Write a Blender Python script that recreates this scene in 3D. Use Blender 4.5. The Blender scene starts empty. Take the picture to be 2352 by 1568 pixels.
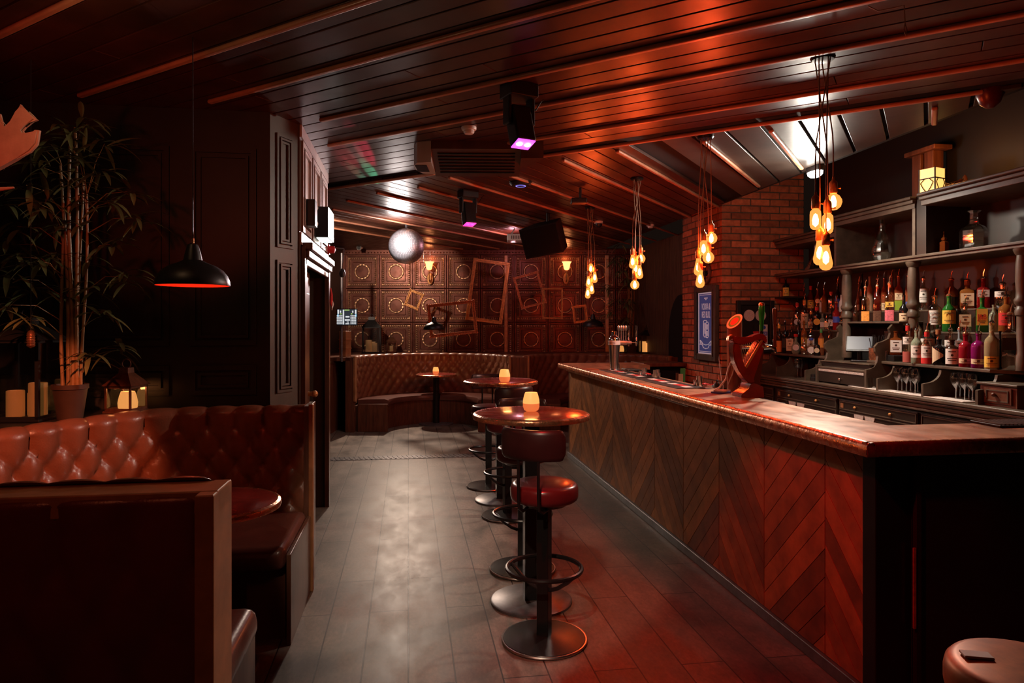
import bpy, bmesh, math, random
from math import sin, cos, pi, radians, sqrt, atan2
from mathutils import Vector, Matrix
RND = random.Random(7)
SC = bpy.context.scene
COL = SC.collection
# ------------------------------------------------------------------ camera and the plan of the room
# x runs across the bar, y along it (away from the camera), z up.  The camera stands at the origin, 1.55 m high.
TH = radians(8.62); FL = 1570.0; CX = 1176.0; HY = 744.0; EYE = 1.55
CT, ST = cos(TH), sin(TH)
def ray(px, py):
    a = (px-CX)/FL; b = -(py-HY)/FL
    return Vector((ST+CT*a, CT-ST*a, b))
def on_h(px, py, h):
    d = ray(px, py); t = (h-EYE)/d.z; return Vector((d.x*t, d.y*t, h))
def on_x(px, py, X):
    d = ray(px, py); t = X/d.x; return Vector((X, d.y*t, EYE+d.z*t))
def on_y(px, py, Y):
    d = ray(px, py); t = Y/d.y; return Vector((d.x*t, Y, EYE+d.z*t))
def on_d(px, py, z):
    d = ray(px, py)*z; return Vector((d.x, d.y, EYE+d.z))
def cw(r, z, h=0.0):            # right / ahead of the camera -> room
    return Vector((ST*z+CT*r, CT*z-ST*r, h))
def depth_x(px, X): return FL*X/(CT*(px-CX+FL*math.tan(TH)))
cam = bpy.data.cameras.new('camera'); co = bpy.data.objects.new('camera', cam); COL.objects.link(co)
co.location = (0, 0, EYE); co.rotation_euler = (pi/2, 0, -TH)
cam.sensor_width = 36; cam.lens = 36*FL/2352; cam.shift_y = -40/2352; cam.clip_start = .05
SC.camera = co
# ------------------------------------------------------------------ materials
def nt(name):
    m = bpy.data.materials.new(name); m.use_nodes = True
    n = m.node_tree; b = n.nodes['Principled BSDF']; return m, n, b
def N(n, t, **kw):
    x = n.nodes.new(t)
    for k, v in kw.items():
        if k.startswith('i_'): x.inputs[k[2:].replace('_', ' ')].default_value = v
        else: setattr(x, k, v)
    return x
def mat(name, col, rough=.5, metal=0., var=0., ns=9., bump=0., bs=60., coat=0., em=None, es=0., trans=0., ior=1.45, isl=0., stretch=None, spec=.5, rvar=0.):
    m, n, b = nt(name)
    c4 = (*col, 1)
    b.inputs['Base Color'].default_value = c4; b.inputs['Roughness'].default_value = rough
    b.inputs['Metallic'].default_value = metal; b.inputs['IOR'].default_value = ior
    b.inputs['Transmission Weight'].default_value = trans; b.inputs['Coat Weight'].default_value = coat
    b.inputs['Coat Roughness'].default_value = .12
    b.inputs['Specular IOR Level'].default_value = spec
    if em: b.inputs['Emission Color'].default_value = (*em, 1); b.inputs['Emission Strength'].default_value = es
    L = n.links.new
    if var or bump or isl or rvar:
        tc = N(n, 'ShaderNodeTexCoord'); vec = tc.outputs['Object']
        if stretch:
            mp = N(n, 'ShaderNodeMapping'); mp.inputs['Scale'].default_value = stretch
            L(vec, mp.inputs['Vector']); vec = mp.outputs['Vector']
        if var or isl:
            hs = N(n, 'ShaderNodeHueSaturation'); hs.inputs['Color'].default_value = c4
            val = None
            if var:
                t = N(n, 'ShaderNodeTexNoise', i_Scale=ns, i_Detail=6., i_Roughness=.6); L(vec, t.inputs['Vector'])
                r = N(n, 'ShaderNodeMapRange'); r.inputs['From Min'].default_value = .3; r.inputs['From Max'].default_value = .7
                r.inputs['To Min'].default_value = 1-var; r.inputs['To Max'].default_value = 1+var
                L(t.outputs['Fac'], r.inputs['Value']); val = r.outputs['Result']
            if isl:
                g = N(n, 'ShaderNodeNewGeometry'); r2 = N(n, 'ShaderNodeMapRange')
                r2.inputs['To Min'].default_value = 1-isl; r2.inputs['To Max'].default_value = 1+isl
                L(g.outputs['Random Per Island'], r2.inputs['Value'])
                if val:
                    mu = N(n, 'ShaderNodeMath', operation='MULTIPLY'); L(val, mu.inputs[0]); L(r2.outputs['Result'], mu.inputs[1]); val = mu.outputs[0]
                else: val = r2.outputs['Result']
            L(val, hs.inputs['Value']); L(hs.outputs['Color'], b.inputs['Base Color'])
        if rvar:
            t3 = N(n, 'ShaderNodeTexNoise', i_Scale=ns*1.7, i_Detail=5.); L(vec, t3.inputs['Vector'])
            r3 = N(n, 'ShaderNodeMapRange'); r3.inputs['From Min'].default_value = .3; r3.inputs['From Max'].default_value = .7
            r3.inputs['To Min'].default_value = max(.03, rough-rvar); r3.inputs['To Max'].default_value = rough+rvar
            L(t3.outputs['Fac'], r3.inputs['Value']); L(r3.outputs['Result'], b.inputs['Roughness'])
        if bump:
            t2 = N(n, 'ShaderNodeTexNoise', i_Scale=bs, i_Detail=4.); L(vec, t2.inputs['Vector'])
            bp = N(n, 'ShaderNodeBump', i_Strength=bump, i_Distance=.004); L(t2.outputs['Fac'], bp.inputs['Height']); L(bp.outputs['Normal'], b.inputs['Normal'])
    return m
def glow(name, col, s, base=(.8, .8, .8)):
    return mat(name, base, .4, em=col, es=s)
def shell(name, col, s, tint, fac):       # lit thin glass: partly see-through, partly glowing
    m = bpy.data.materials.new(name); m.use_nodes = True; n = m.node_tree; n.nodes.clear()
    e = N(n, 'ShaderNodeEmission'); e.inputs['Color'].default_value = (*col, 1); e.inputs['Strength'].default_value = s
    t = N(n, 'ShaderNodeBsdfTransparent'); t.inputs['Color'].default_value = (*tint, 1)
    x = N(n, 'ShaderNodeMixShader'); x.inputs[0].default_value = fac
    o = N(n, 'ShaderNodeOutputMaterial'); L = n.links.new
    L(t.outputs[0], x.inputs[1]); L(e.outputs[0], x.inputs[2]); L(x.outputs[0], o.inputs[0]); return m
def pane(name, tint=(.9, .9, .9), gloss=.12):   # thin clear glass for lanterns and screens
    m = bpy.data.materials.new(name); m.use_nodes = True; n = m.node_tree; n.nodes.clear()
    g = N(n, 'ShaderNodeBsdfGlossy'); g.inputs['Roughness'].default_value = .05
    t = N(n, 'ShaderNodeBsdfTransparent'); t.inputs['Color'].default_value = (*tint, 1)
    x = N(n, 'ShaderNodeMixShader'); x.inputs[0].default_value = gloss
    o = N(n, 'ShaderNodeOutputMaterial'); L = n.links.new
    L(t.outputs[0], x.inputs[1]); L(g.outputs[0], x.inputs[2]); L(x.outputs[0], o.inputs[0]); return m
M = {}
M['wall'] = mat('black_paint', (.020, .016, .013), .5, var=.3, ns=4)
M['pilaster'] = mat('brown_paint', (.078, .060, .045), .45, var=.15, ns=5, bump=.1)
M['doorwood'] = mat('door_timber', (.10, .042, .024), .35, var=.4, ns=4, stretch=(9, 9, .8), coat=.2)
M['cream'] = mat('old_white_paint', (.50, .42, .38), .4, var=.12, ns=6)
M['ceil'] = mat('varnished_ceiling_boards', (.066, .021, .012), .34, var=.35, ns=3.0, isl=.18, bump=.06, bs=22, rvar=.06)
M['domered'] = mat('dark_red_dome', (.10, .008, .006), .3)
M['walldark'] = mat('black_brown_paint', (.010, .007, .005), .6)
M['ceil2'] = mat('dull_ceiling_boards', (.060, .040, .030), .40, var=.35, ns=3.0, isl=.25, bump=.2, bs=18)
M['void'] = mat('dark_gap', (.006, .005, .005), .9)
M['batten'] = mat('orange_batten_wood', (.50, .21, .115), .35, var=.2, ns=5, coat=.15)
M['chev'] = mat('chevron_boards', (.34, .118, .033), .5, var=.35, ns=7, isl=.36, bump=.15, bs=40, spec=.3)
M['wood'] = mat('dark_stained_wood', (.085, .034, .018), .38, var=.4, ns=5, stretch=(1, 1, .25), bump=.1)
M['woodred'] = mat('red_brown_wood', (.13, .045, .022), .40, var=.45, ns=5, stretch=(6, 6, .7), bump=.15)
M['edge'] = mat('pale_edge_wood', (.32, .135, .055), .4, var=.3, ns=8)
M['bbar'] = mat('back_bar_wood', (.024, .014, .009), .38, var=.35, ns=6, stretch=(1, .3, 1))
M['bbarl'] = mat('worn_back_bar_wood', (.085, .060, .040), .42, var=.35, ns=9)
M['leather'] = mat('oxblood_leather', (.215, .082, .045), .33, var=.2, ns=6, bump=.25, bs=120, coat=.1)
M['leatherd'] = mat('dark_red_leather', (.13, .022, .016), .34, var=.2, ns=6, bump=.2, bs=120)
M['seatl'] = mat('brown_seat_leather', (.12, .042, .030), .30, var=.2, ns=7, bump=.15, bs=90, coat=.2)
M['stoolseat'] = mat('red_stool_leather', (.105, .012, .014), .28, var=.2, ns=9, coat=.2)
M['seatbrown'] = mat('worn_brown_seat', (.34, .10, .028), .45, metal=.4, var=.4, ns=12)
M['black'] = mat('black_metal', (.012, .011, .011), .27, spec=.45)
M['blackp'] = mat('black_plastic', (.014, .013, .013), .42)
M['steel'] = mat('brushed_steel', (.52, .50, .48), .28, metal=1., bump=.05)
M['chrome'] = mat('chrome', (.80, .78, .76), .10, metal=1.)
M['greymetal'] = mat('worn_grey_metal', (.16, .15, .155), .38, metal=.6, var=.3, ns=12)
M['copper'] = mat('hammered_copper', (.62, .26, .14), .27, metal=.85, var=.3, ns=16, bump=.6, bs=45, rvar=.08)
M['coppertop'] = mat('red_copper_table_top', (.36, .050, .040), .20, metal=.35, var=.35, ns=10, bump=.08, coat=.4, rvar=.07)
M['bartop'] = mat('worn_copper_bar_top', (.52, .29, .175), .36, metal=.3, var=.45, ns=7, bump=.12, bs=25, coat=.15, stretch=(1, .45, 1), rvar=.09)
M['brass'] = mat('aged_gold', (.62, .29, .10), .36, metal=.45, var=.35, ns=30, bump=.5, bs=90)
M['gold2'] = mat('red_gold_frame', (.55, .18, .07), .38, metal=.3, var=.35, ns=30, bump=.3, bs=90)
M['tin'] = mat('pressed_copper_panel', (.135, .038, .022), .32, metal=.45, var=.3, ns=7, rvar=.06)
M['tinhi'] = mat('highlit_raised_moulding', (.46, .26, .15), .34, metal=.65, var=.3, ns=20)  # highlights on the raised beads put into a lighter colour
M['brick'] = mat('red_brick', (.36, .115, .048), .72, var=.3, ns=18, isl=.42, bump=.5, bs=70)
M['mortar'] = mat('grey_mortar', (.11, .085, .06), .9, var=.3, ns=30)
M['plank'] = mat('rough_plank_wall', (.10, .050, .030), .6, var=.5, ns=6, stretch=(9, 9, .8), bump=.3)
M['leaf'] = mat('bamboo_leaf', (.13, .145, .055), .42, isl=.45)
M['cane'] = mat('bamboo_cane', (.34, .19, .07), .4, var=.3, ns=12)
M['pot'] = mat('dark_clay_pot', (.07, .035, .022), .6, var=.2)
M['soil'] = mat('soil', (.02, .014, .01), .95, bump=.6)
M['antler'] = mat('pale_antler_bone', (.45, .30, .22), .5, var=.2, ns=10, bump=.3, bs=40)
M['white'] = mat('white_plastic', (.72, .70, .66), .38)
M['paper'] = mat('white_paper', (.70, .66, .60), .6)
M['cream_l'] = mat('cream_label', (.66, .52, .33), .5)
M['orange_l'] = mat('orange_label', (.75, .26, .05), .5)
M['yellow_l'] = mat('yellow_label', (.78, .50, .08), .5)
M['red_l'] = mat('red_label', (.60, .03, .03), .45)
M['blue_l'] = mat('blue_label', (.05, .09, .42), .45)
M['green_l'] = mat('green_label', (.08, .35, .10), .45)
M['black_l'] = mat('black_label', (.015, .013, .012), .4)
M['pink'] = mat('pink_infusion', (.72, .16, .20), .45, var=.35, ns=60)
M['amber_p'] = mat('orange_infusion', (.78, .30, .06), .45, var=.3, ns=60)
M['brown_p'] = mat('brown_infusion', (.10, .045, .025), .45, var=.5, ns=60)
M['limeliq'] = mat('lime_liqueur', (.30, .48, .05), .25, trans=.3)
M['pinkliq'] = mat('pink_liqueur', (.60, .16, .13), .25, trans=.3)
M['wax'] = mat('candle_wax', (.72, .42, .16), .5, em=(1, .42, .10), es=.10)
M['waxdim'] = mat('faint_glow_candle_wax', (.62, .42, .22), .5, em=(1, .45, .15), es=.09)  # emission in the wax lightens these flameless candles
M['poster'] = mat('glowing_blue_poster', (.035, .055, .22), .4, var=.25, ns=14, em=(.10, .14, .45), es=.16)  # emission put into the sheet to brighten its blue
M['posterw'] = mat('white_print', (.70, .74, .78), .5, em=(.8, .88, 1), es=.16)  # same added glow in the poster's print
M['frameb'] = mat('weathered_frame', (.045, .030, .020), .5, var=.4, ns=12)
M['sign'] = glow('lit_white_sign_face', (.88, 1, .95), 1.6)
M['green_g'] = glow('green_indicator', (.05, 1, .3), 3.)
M['purple'] = glow('purple_led', (.55, .05, .75), 3.)
M['purplew'] = glow('bright_led', (.95, .6, 1), 6.)
M['reddot'] = glow('red_led', (1, .02, .01), 3.)
M['bluering'] = glow('blue_led_ring', (.15, .2, 1), 2.)
M['core'] = glow('hot_filament', (1, .15, .032), 330.)
M['bulb'] = shell('amber_bulb_glass', (1, .36, .075), 2.0, (1, .70, .42), .45)
M['sconce'] = glow('sconce_glass', (1, .32, .10), 3.2)
M['votive'] = glow('lit_votive_glass', (1, .40, .10), 1.15, (.3, .2, .12))
M['votivew'] = glow('lit_votive_wax', (1, .20, .05), .75, (.3, .15, .08))
M['lampin'] = mat('red_lamp_lining', (.75, .16, .08), .5)
M['flood'] = glow('white_flood_lens', (1, .97, .88), 24.)
M['mirror'] = mat('mirror_tiles', (.80, .76, .78), .42, metal=.9, isl=.15)
M['glass'] = mat('clear_glass', (1, 1, 1), .03, trans=1.)
M['pane'] = pane('lantern_pane'); M['tumbler'] = pane('thin_glass', (.80, .80, .82), .30)
M['screen'] = glow('screen_dark', (.05, .06, .08), .5, (.02, .02, .02)); M['screenw'] = glow('screen_white', (.75, .85, .9), .75)
M['screeng'] = glow('screen_lime', (.4, .8, .1), .8); M['screenb'] = glow('screen_cyan', (.1, .5, .8), .8); M['posb'] = glow('screen_blue', (.13, .16, .27), .18, (.02, .02, .03))
M['redplastic'] = mat('red_plastic', (.55, .02, .02), .3)
M['lampglow'] = glow('paper_lantern_shade', (1, .50, .12), 1.5)
M['harp'] = mat('polished_harp_wood', (.20, .022, .016), .22, var=.3, ns=9, coat=.5)
M['string'] = mat('brass_string', (.75, .50, .26), .3, metal=.7)
M['pump'] = mat('red_brown_font', (.28, .075, .04), .25, coat=.5)
M['emerald'] = mat('emerald_acrylic', (.02, .45, .06), .15, trans=.4)
M['cord'] = mat('twisted_cord', (.30, .16, .08), .6)
M['grille'] = mat('black_cloth_grille', (.006, .006, .006), .8, spec=.2)
M['capmetal'] = mat('silver_end_cap', (.5, .44, .42), .35, metal=.55)
M['rubber'] = mat('black_rubber_mat', (.018, .017, .016), .55)
M['tile'] = mat('speckled_card', (.55, .47, .42), .6, var=.5, ns=160)
def bottle_glass(name, col, rough=.04, trans=.72): return mat(name, col, rough, trans=trans, ior=1.3)
M['g_clear'] = pane('clear_bottle_glass', (.92, .80, .66), .36)
M['crystal'] = pane('cut_crystal', (.85, .83, .80), .5)
M['g_brown'] = mat('brown_bottle_glass', (.035, .012, .006), .12, trans=.25)
M['g_black'] = mat('black_bottle_glass', (.010, .008, .008), .12)
M['g_amber'] = bottle_glass('amber_spirit', (.75, .26, .06))
M['g_dkamber'] = bottle_glass('dark_amber_spirit', (.40, .09, .02))
M['g_red'] = bottle_glass('red_spirit', (.72, .03, .03))
M['g_orange'] = bottle_glass('orange_red_spirit', (.85, .22, .09))
M['g_green'] = bottle_glass('green_bottle_glass', (.03, .20, .03), .06, .4)
M['g_lime'] = bottle_glass('pale_green_glass', (.72, .85, .60))
M['g_blue'] = bottle_glass('ice_blue_glass', (.66, .82, .88))
M['g_purple'] = mat('purple_spirit', (.26, .01, .13), .12, trans=.35)
M['g_gin'] = mat('ruby_spirit', (.36, .012, .025), .12, trans=.35)
M['g_white'] = mat('white_porcelain', (.72, .70, .64), .3)
M['g_tan'] = mat('frosted_tan_glass', (.42, .26, .16), .3)
M['g_straw'] = bottle_glass('straw_wine_glass', (.92, .74, .40))
# floor: worn grey-brown boards running along the bar
def floor_mat():
    m, n, b = nt('worn_floor_boards'); L = n.links.new
    tc = N(n, 'ShaderNodeTexCoord'); mp = N(n, 'ShaderNodeMapping'); mp.inputs['Rotation'].default_value = (0, 0, pi/2)
    L(tc.outputs['Object'], mp.inputs['Vector'])
    br = N(n, 'ShaderNodeTexBrick', i_Scale=1., i_Mortar_Size=.0035, i_Brick_Width=1.25, i_Row_Height=.205, i_Bias=0.)
    br.offset = .37; br.inputs['Color1'].default_value = (.175, .132, .102, 1); br.inputs['Color2'].default_value = (.130, .098, .075, 1); br.inputs['Mortar'].default_value = (.020, .013, .010, 1)
    L(mp.outputs['Vector'], br.inputs['Vector'])
    m2 = N(n, 'ShaderNodeMapping'); m2.inputs['Scale'].default_value = (1.6, .8, 1); L(tc.outputs['Object'], m2.inputs['Vector'])
    no = N(n, 'ShaderNodeTexNoise', i_Scale=3.2, i_Detail=8., i_Roughness=.65); L(m2.outputs['Vector'], no.inputs['Vector'])
    rr = N(n, 'ShaderNodeMapRange'); rr.inputs['From Min'].default_value = .32; rr.inputs['From Max'].default_value = .68; rr.inputs['To Min'].default_value = .45; rr.inputs['To Max'].default_value = 1.55
    L(no.outputs['Fac'], rr.inputs['Value'])
    fn_ = N(n, 'ShaderNodeTexNoise', i_Scale=38., i_Detail=5., i_Roughness=.7); L(m2.outputs['Vector'], fn_.inputs['Vector'])
    fr_ = N(n, 'ShaderNodeMapRange'); fr_.inputs['From Min'].default_value = .3; fr_.inputs['From Max'].default_value = .7; fr_.inputs['To Min'].default_value = .72; fr_.inputs['To Max'].default_value = 1.28
    L(fn_.outputs['Fac'], fr_.inputs['Value']); ml = N(n, 'ShaderNodeMath', operation='MULTIPLY'); L(rr.outputs['Result'], ml.inputs[0]); L(fr_.outputs['Result'], ml.inputs[1])
    hs = N(n, 'ShaderNodeHueSaturation'); L(br.outputs['Color'], hs.inputs['Color']); L(ml.outputs[0], hs.inputs['Value'])
    # thin pale scuffs
    m3 = N(n, 'ShaderNodeMapping'); m3.inputs['Rotation'].default_value = (0, 0, .45); m3.inputs['Scale'].default_value = (34, 1.3, 1); L(tc.outputs['Object'], m3.inputs['Vector'])
    n2 = N(n, 'ShaderNodeTexNoise', i_Scale=1., i_Detail=2.); L(m3.outputs['Vector'], n2.inputs['Vector'])
    c1 = N(n, 'ShaderNodeMapRange'); c1.inputs['From Min'].default_value = .67; c1.inputs['From Max'].default_value = .74; c1.inputs['To Min'].default_value = 0; c1.inputs['To Max'].default_value = .55
    L(n2.outputs['Fac'], c1.inputs['Value'])
    n3 = N(n, 'ShaderNodeTexNoise', i_Scale=1.3); L(tc.outputs['Object'], n3.inputs['Vector'])
    c2 = N(n, 'ShaderNodeMapRange'); c2.inputs['From Min'].default_value = .48; c2.inputs['From Max'].default_value = .60; L(n3.outputs['Fac'], c2.inputs['Value'])
    mu = N(n, 'ShaderNodeMath', operation='MULTIPLY'); L(c1.outputs['Result'], mu.inputs[0]); L(c2.outputs['Result'], mu.inputs[1])
    mx = N(n, 'ShaderNodeMix', data_type='RGBA'); 
    mx.inputs[7].default_value = (.40, .35, .30, 1); L(mu.outputs[0], mx.inputs[0]); L(hs.outputs['Color'], mx.inputs[6]); L(mx.outputs[2], b.inputs['Base Color'])
    r2 = N(n, 'ShaderNodeMapRange'); r2.inputs['From Min'].default_value = .3; r2.inputs['From Max'].default_value = .7; r2.inputs['To Min'].default_value = .38; r2.inputs['To Max'].default_value = .52
    L(no.outputs['Fac'], r2.inputs['Value']); L(r2.outputs['Result'], b.inputs['Roughness'])
    bp = N(n, 'ShaderNodeBump', i_Strength=.35, i_Distance=.003); L(br.outputs['Fac'], bp.inputs['Height']); bp.invert = True; L(bp.outputs['Normal'], b.inputs['Normal'])
    return m
M['floor'] = floor_mat()
# ------------------------------------------------------------------ mesh helpers
class MB:
    def __init__(s): s.bm = bmesh.new(); s.T = None; s.bv = False
    def _v(s, p):
        p = Vector(p)
        if s.T is not None: p = s.T @ p
        return s.bm.verts.new(p)
    def face(s, pts): return s.bm.faces.new([s._v(p) for p in pts])
    def box(s, c, d, rot=None, b=0.):
        R_ = rot or Matrix.Identity(3); c = Vector(c); vs = []
        h = [x/2 for x in d]
        if b <= 0:
            for k in range(8):
                p = Vector(((1 if k & 1 else -1)*h[0], (1 if k & 2 else -1)*h[1], (1 if k & 4 else -1)*h[2]))
                vs.append(s._v(c+R_ @ p))
            for f in ((0, 2, 3, 1), (4, 5, 7, 6), (0, 1, 5, 4), (2, 6, 7, 3), (0, 4, 6, 2), (1, 3, 7, 5)): s.bm.faces.new([vs[i] for i in f])
            return s
        t = bmesh.new(); s.bv = True
        for k in range(8): t.verts.new(Vector(((1 if k & 1 else -1)*h[0], (1 if k & 2 else -1)*h[1], (1 if k & 4 else -1)*h[2])))
        t.verts.ensure_lookup_table()
        for f in ((0, 2, 3, 1), (4, 5, 7, 6), (0, 1, 5, 4), (2, 6, 7, 3), (0, 4, 6, 2), (1, 3, 7, 5)): t.faces.new([t.verts[i] for i in f])
        bmesh.ops.bevel(t, geom=t.edges[:], offset=min(b, min(h)*.95), segments=3, affect='EDGES', profile=.5)
        mp = {v: s._v(c+R_ @ v.co) for v in t.verts}
        for f in t.faces: s.bm.faces.new([mp[v] for v in f.verts])
        t.free(); return s
    def bx(s, a, b_, bev=0.):
        return s.box([(a[i]+b_[i])/2 for i in range(3)], [abs(b_[i]-a[i]) for i in range(3)], b=bev)
    def ring(s, c, u, v, r, n): return [s._v(c+u*(r*cos(2*pi*i/n))+v*(r*sin(2*pi*i/n))) for i in range(n)]
    def skin(s, rings, closed=False, cap=True):
        n = len(rings[0]); m = len(rings)
        for j in range(m if closed else m-1):
            A, B = rings[j], rings[(j+1) % m]
            for i in range(n): s.bm.faces.new((A[i], A[(i+1) % n], B[(i+1) % n], B[i]))
        if cap and not closed:
            s.bm.faces.new(list(reversed(rings[0]))); s.bm.faces.new(rings[-1])
    def tube(s, pts, r, n=8, closed=False, cap=True):
        pts = [Vector(p) for p in pts]; m = len(pts); rs = r if isinstance(r, (list, tuple)) else [r]*m
        rings = []; u = None
        for i, p in enumerate(pts):
            if closed: t = pts[(i+1) % m]-pts[i-1]
            else: t = pts[min(i+1, m-1)]-pts[max(i-1, 0)]
            t.normalize()
            if u is None: u = t.cross(Vector((0, 0, 1)) if abs(t.z) < .9 else Vector((1, 0, 0))).normalized()
            else: u = (u-t*u.dot(t)).normalized()
            rings.append(s.ring(p, u, t.cross(u), rs[i], n))
        s.skin(rings, closed, cap); return s
    def cyl(s, p0, p1, r0, r1=None, n=20):
        return s.tube([p0, p1], [r0, r0 if r1 is None else r1], n)
    def lathe(s, prof, c=(0, 0, 0), n=24, rot=None, sx=1., sy=1., cap=True):
        R_ = rot or Matrix.Identity(3); c = Vector(c); rings = []
        for (r, z) in prof:
            r = max(r, .0004)
            rings.append([s._v(c+R_ @ Vector((r*sx*cos(2*pi*i/n), r*sy*sin(2*pi*i/n), z))) for i in range(n)])
        s.skin(rings, False, cap); return s
    def sqlathe(s, prof, c=(0, 0, 0), n=6, k=.25, rot=None):   # rounded-square bottle body
        R_ = rot or Matrix.Identity(3); c = Vector(c); rings = []
        for (r, z, q) in prof:
            ring = []
            for i in range(24):
                a = 2*pi*i/24; ca, sa = cos(a), sin(a)
                sq = 1/max(abs(ca), abs(sa)); f = 1+(min(sq, 1.28)-1)*q
                ring.append(s._v(c+R_ @ Vector((r*f*ca, r*f*sa, z))))
            rings.append(ring)
        s.skin(rings); return s
    def prism(s, poly, a, b, T=None):     # polygon in local x,y extruded from z=a to z=b
        T = T or Matrix.Identity(4)
        A = [s._v(T @ Vector((x, y, a))) for x, y in poly]; B = [s._v(T @ Vector((x, y, b))) for x, y in poly]
        n = len(poly)
        for i in range(n): s.bm.faces.new((A[i], A[(i+1) % n], B[(i+1) % n], B[i]))
        s.bm.faces.new(list(reversed(A))); s.bm.faces.new(B); return s
    def torus(s, c, R0, r, n=40, m=8, rot=None, wob=0, k=0):
        R_ = rot or Matrix.Identity(3); c = Vector(c); rings = []
        for i in range(n):
            a = 2*pi*i/n; d = Vector((cos(a), sin(a), 0)); q = r*(1+wob*sin(k*a))
            rings.append([s._v(c+R_ @ (d*(R0+q*cos(2*pi*j/m))+Vector((0, 0, q*sin(2*pi*j/m))))) for j in range(m)])
        s.skin(rings, True); return s
    def ball(s, c, r, n=16, m=10, sc=(1, 1, 1)):
        pr = [(r*sin(pi*i/m), -r*cos(pi*i/m)) for i in range(m+1)]
        R_ = Matrix.Diagonal(sc).to_3x3(); return s.lathe(pr, c, n, R_)
    def cut(s, co_, no):
        bmesh.ops.bisect_plane(s.bm, geom=s.bm.verts[:]+s.bm.edges[:]+s.bm.faces[:], plane_co=co_, plane_no=no, clear_outer=True); return s
    def build(s, name, m, parent=None, smooth=True, loc=None, rz=None, ang=38, kind=None):
        bmesh.ops.recalc_face_normals(s.bm, faces=s.bm.faces[:])
        me = bpy.data.meshes.new(name); s.bm.to_mesh(me); s.bm.free()
        if smooth:
            for p in me.polygons: p.use_smooth = True
            me.set_sharp_from_angle(angle=radians(ang))
        me.materials.append(M[m] if isinstance(m, str) else m)
        o = bpy.data.objects.new(name, me); COL.objects.link(o)
        if parent: o.parent = parent
        if loc is not None: o.location = loc
        if rz is not None: o.rotation_euler = (0, 0, rz)
        if kind: o['kind'] = kind
        if s.bv and smooth: w_ = o.modifiers.new('normals', 'WEIGHTED_NORMAL'); w_.keep_sharp = True; w_.weight = 80
        return o
def tag(o, label, cat, group=None):
    o['label'] = label; o['category'] = cat
    if group: o['group'] = group
    return o
def thing(name, label, cat, loc=(0, 0, 0), rz=0., group=None):
    o = bpy.data.objects.new(name, None); o.empty_display_size = .05; COL.objects.link(o)
    o.location = loc; o.rotation_euler = (0, 0, rz); return tag(o, label, cat, group)
def dup(root, loc, rz=None, label=None, group=None):
    def rec(o, par):
        c = o.copy(); COL.objects.link(c)
        if par: c.parent = par
        for ch in list(o.children): rec(ch, c)
        return c
    c = rec(root, None); c.location = loc
    if rz is not None: c.rotation_euler = (0, 0, rz)
    if label: c['label'] = label
    if group: c['group'] = group
    return c
def text(s, size, m, parent, T, name='lettering', ext=.0006, sx=1., fit=None):
    cu = bpy.data.curves.new('t', 'FONT'); cu.body = s; cu.size = size; cu.align_x = 'CENTER'; cu.align_y = 'CENTER'; cu.extrude = ext; cu.resolution_u = 3
    o = bpy.data.objects.new('t', cu); COL.objects.link(o); bpy.context.view_layer.update()
    me = bpy.data.meshes.new_from_object(o); bpy.data.objects.remove(o)
    if fit: xs = [v.co.x for v in me.vertices]; sx = fit/(max(xs)-min(xs))
    me.transform(T @ Matrix.Diagonal((sx, 1, 1, 1))); me.materials.clear(); me.materials.append(M[m]); me.name = name
    r = bpy.data.objects.new(name, me); COL.objects.link(r); r.parent = parent; return r
def RX(a): return Matrix.Rotation(a, 3, 'X')
def RY(a): return Matrix.Rotation(a, 3, 'Y')
def RZ(a): return Matrix.Rotation(a, 3, 'Z')
def frame4(o, ex, ey, ez):
    m = Matrix.Identity(4)
    for i, v in enumerate((ex, ey, ez)):
        for j in range(3): m[j][i] = v[j]
    for j in range(3): m[j][3] = o[j]
    return m
CEIL = 2.85
# ------------------------------------------------------------------ room shell
def struct(name, mb, m, parent=None, **kw): return mb.build(name, m, parent, kind=None if parent else 'structure', **kw)
struct('floor', MB().bx((-3.4, -2.5, -.08), (6.2, 13.6, 0)), 'floor', smooth=False)
# ribbed threshold strip across the floor
a = on_h(745, 1055, 0); b = on_h(1290, 1040, 0)
st = MB(); L_ = (b-a).length; ang = atan2(b.y-a.y, b.x-a.x)
st.bx((0, -.10, 0), (L_, .10, .004))
for i in range(int(L_/.055)): st.box((.02+i*.055, 0, .005), (.020, .17, .006), RZ(.25))
struct('trim_1', st, 'greymetal', loc=(a.x, a.y, .0005), rz=ang, smooth=False)
# ceiling: first field of boards runs along D1, second field across it
A1 = radians(-50); D1 = Vector((sin(A1), cos(A1), 0)); P1 = Vector((D1.y, -D1.x, 0))
def PQ(p, q, z=CEIL): return Vector((P1.x*p+D1.x*q, P1.y*p+D1.y*q, z))
RB = Matrix((tuple(D1), tuple(P1), (0, 0, 1))).transposed()     # local x along D1, y along P1
def boards(p0, p1, q0, q1, pitch, along_q, gap, z=CEIL):
    mb = MB()
    if along_q:
        n = int((p1-p0)/pitch)
        for i in range(n):
            c = p0+(i+.5)*pitch; ln = q0; 
            while ln < q1:
                l2 = ln+RND.uniform(2.2, 4.2); mb.box(PQ(c, (ln+l2)/2, z+.012), (l2-ln-.004, pitch-gap, .024), RB, b=.003); ln = l2
    else:
        n = int((q1-q0)/pitch)
        for i in range(n):
            c = q0+(i+.5)*pitch; ln = p0
            while ln < p1:
                l2 = min(p1, ln+RND.uniform(2.2, 4.2)); mb.box(PQ((ln+l2)/2, c, z+.012), (pitch-gap, l2-ln-.004, .024), RB, b=.003); ln = l2
    return mb
WBN = Vector((ST, CT, 0)); WB0 = cw(0, 12.0)          # back wall plane
EX = 3.34                                               # ceiling edge above the back bar
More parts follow.
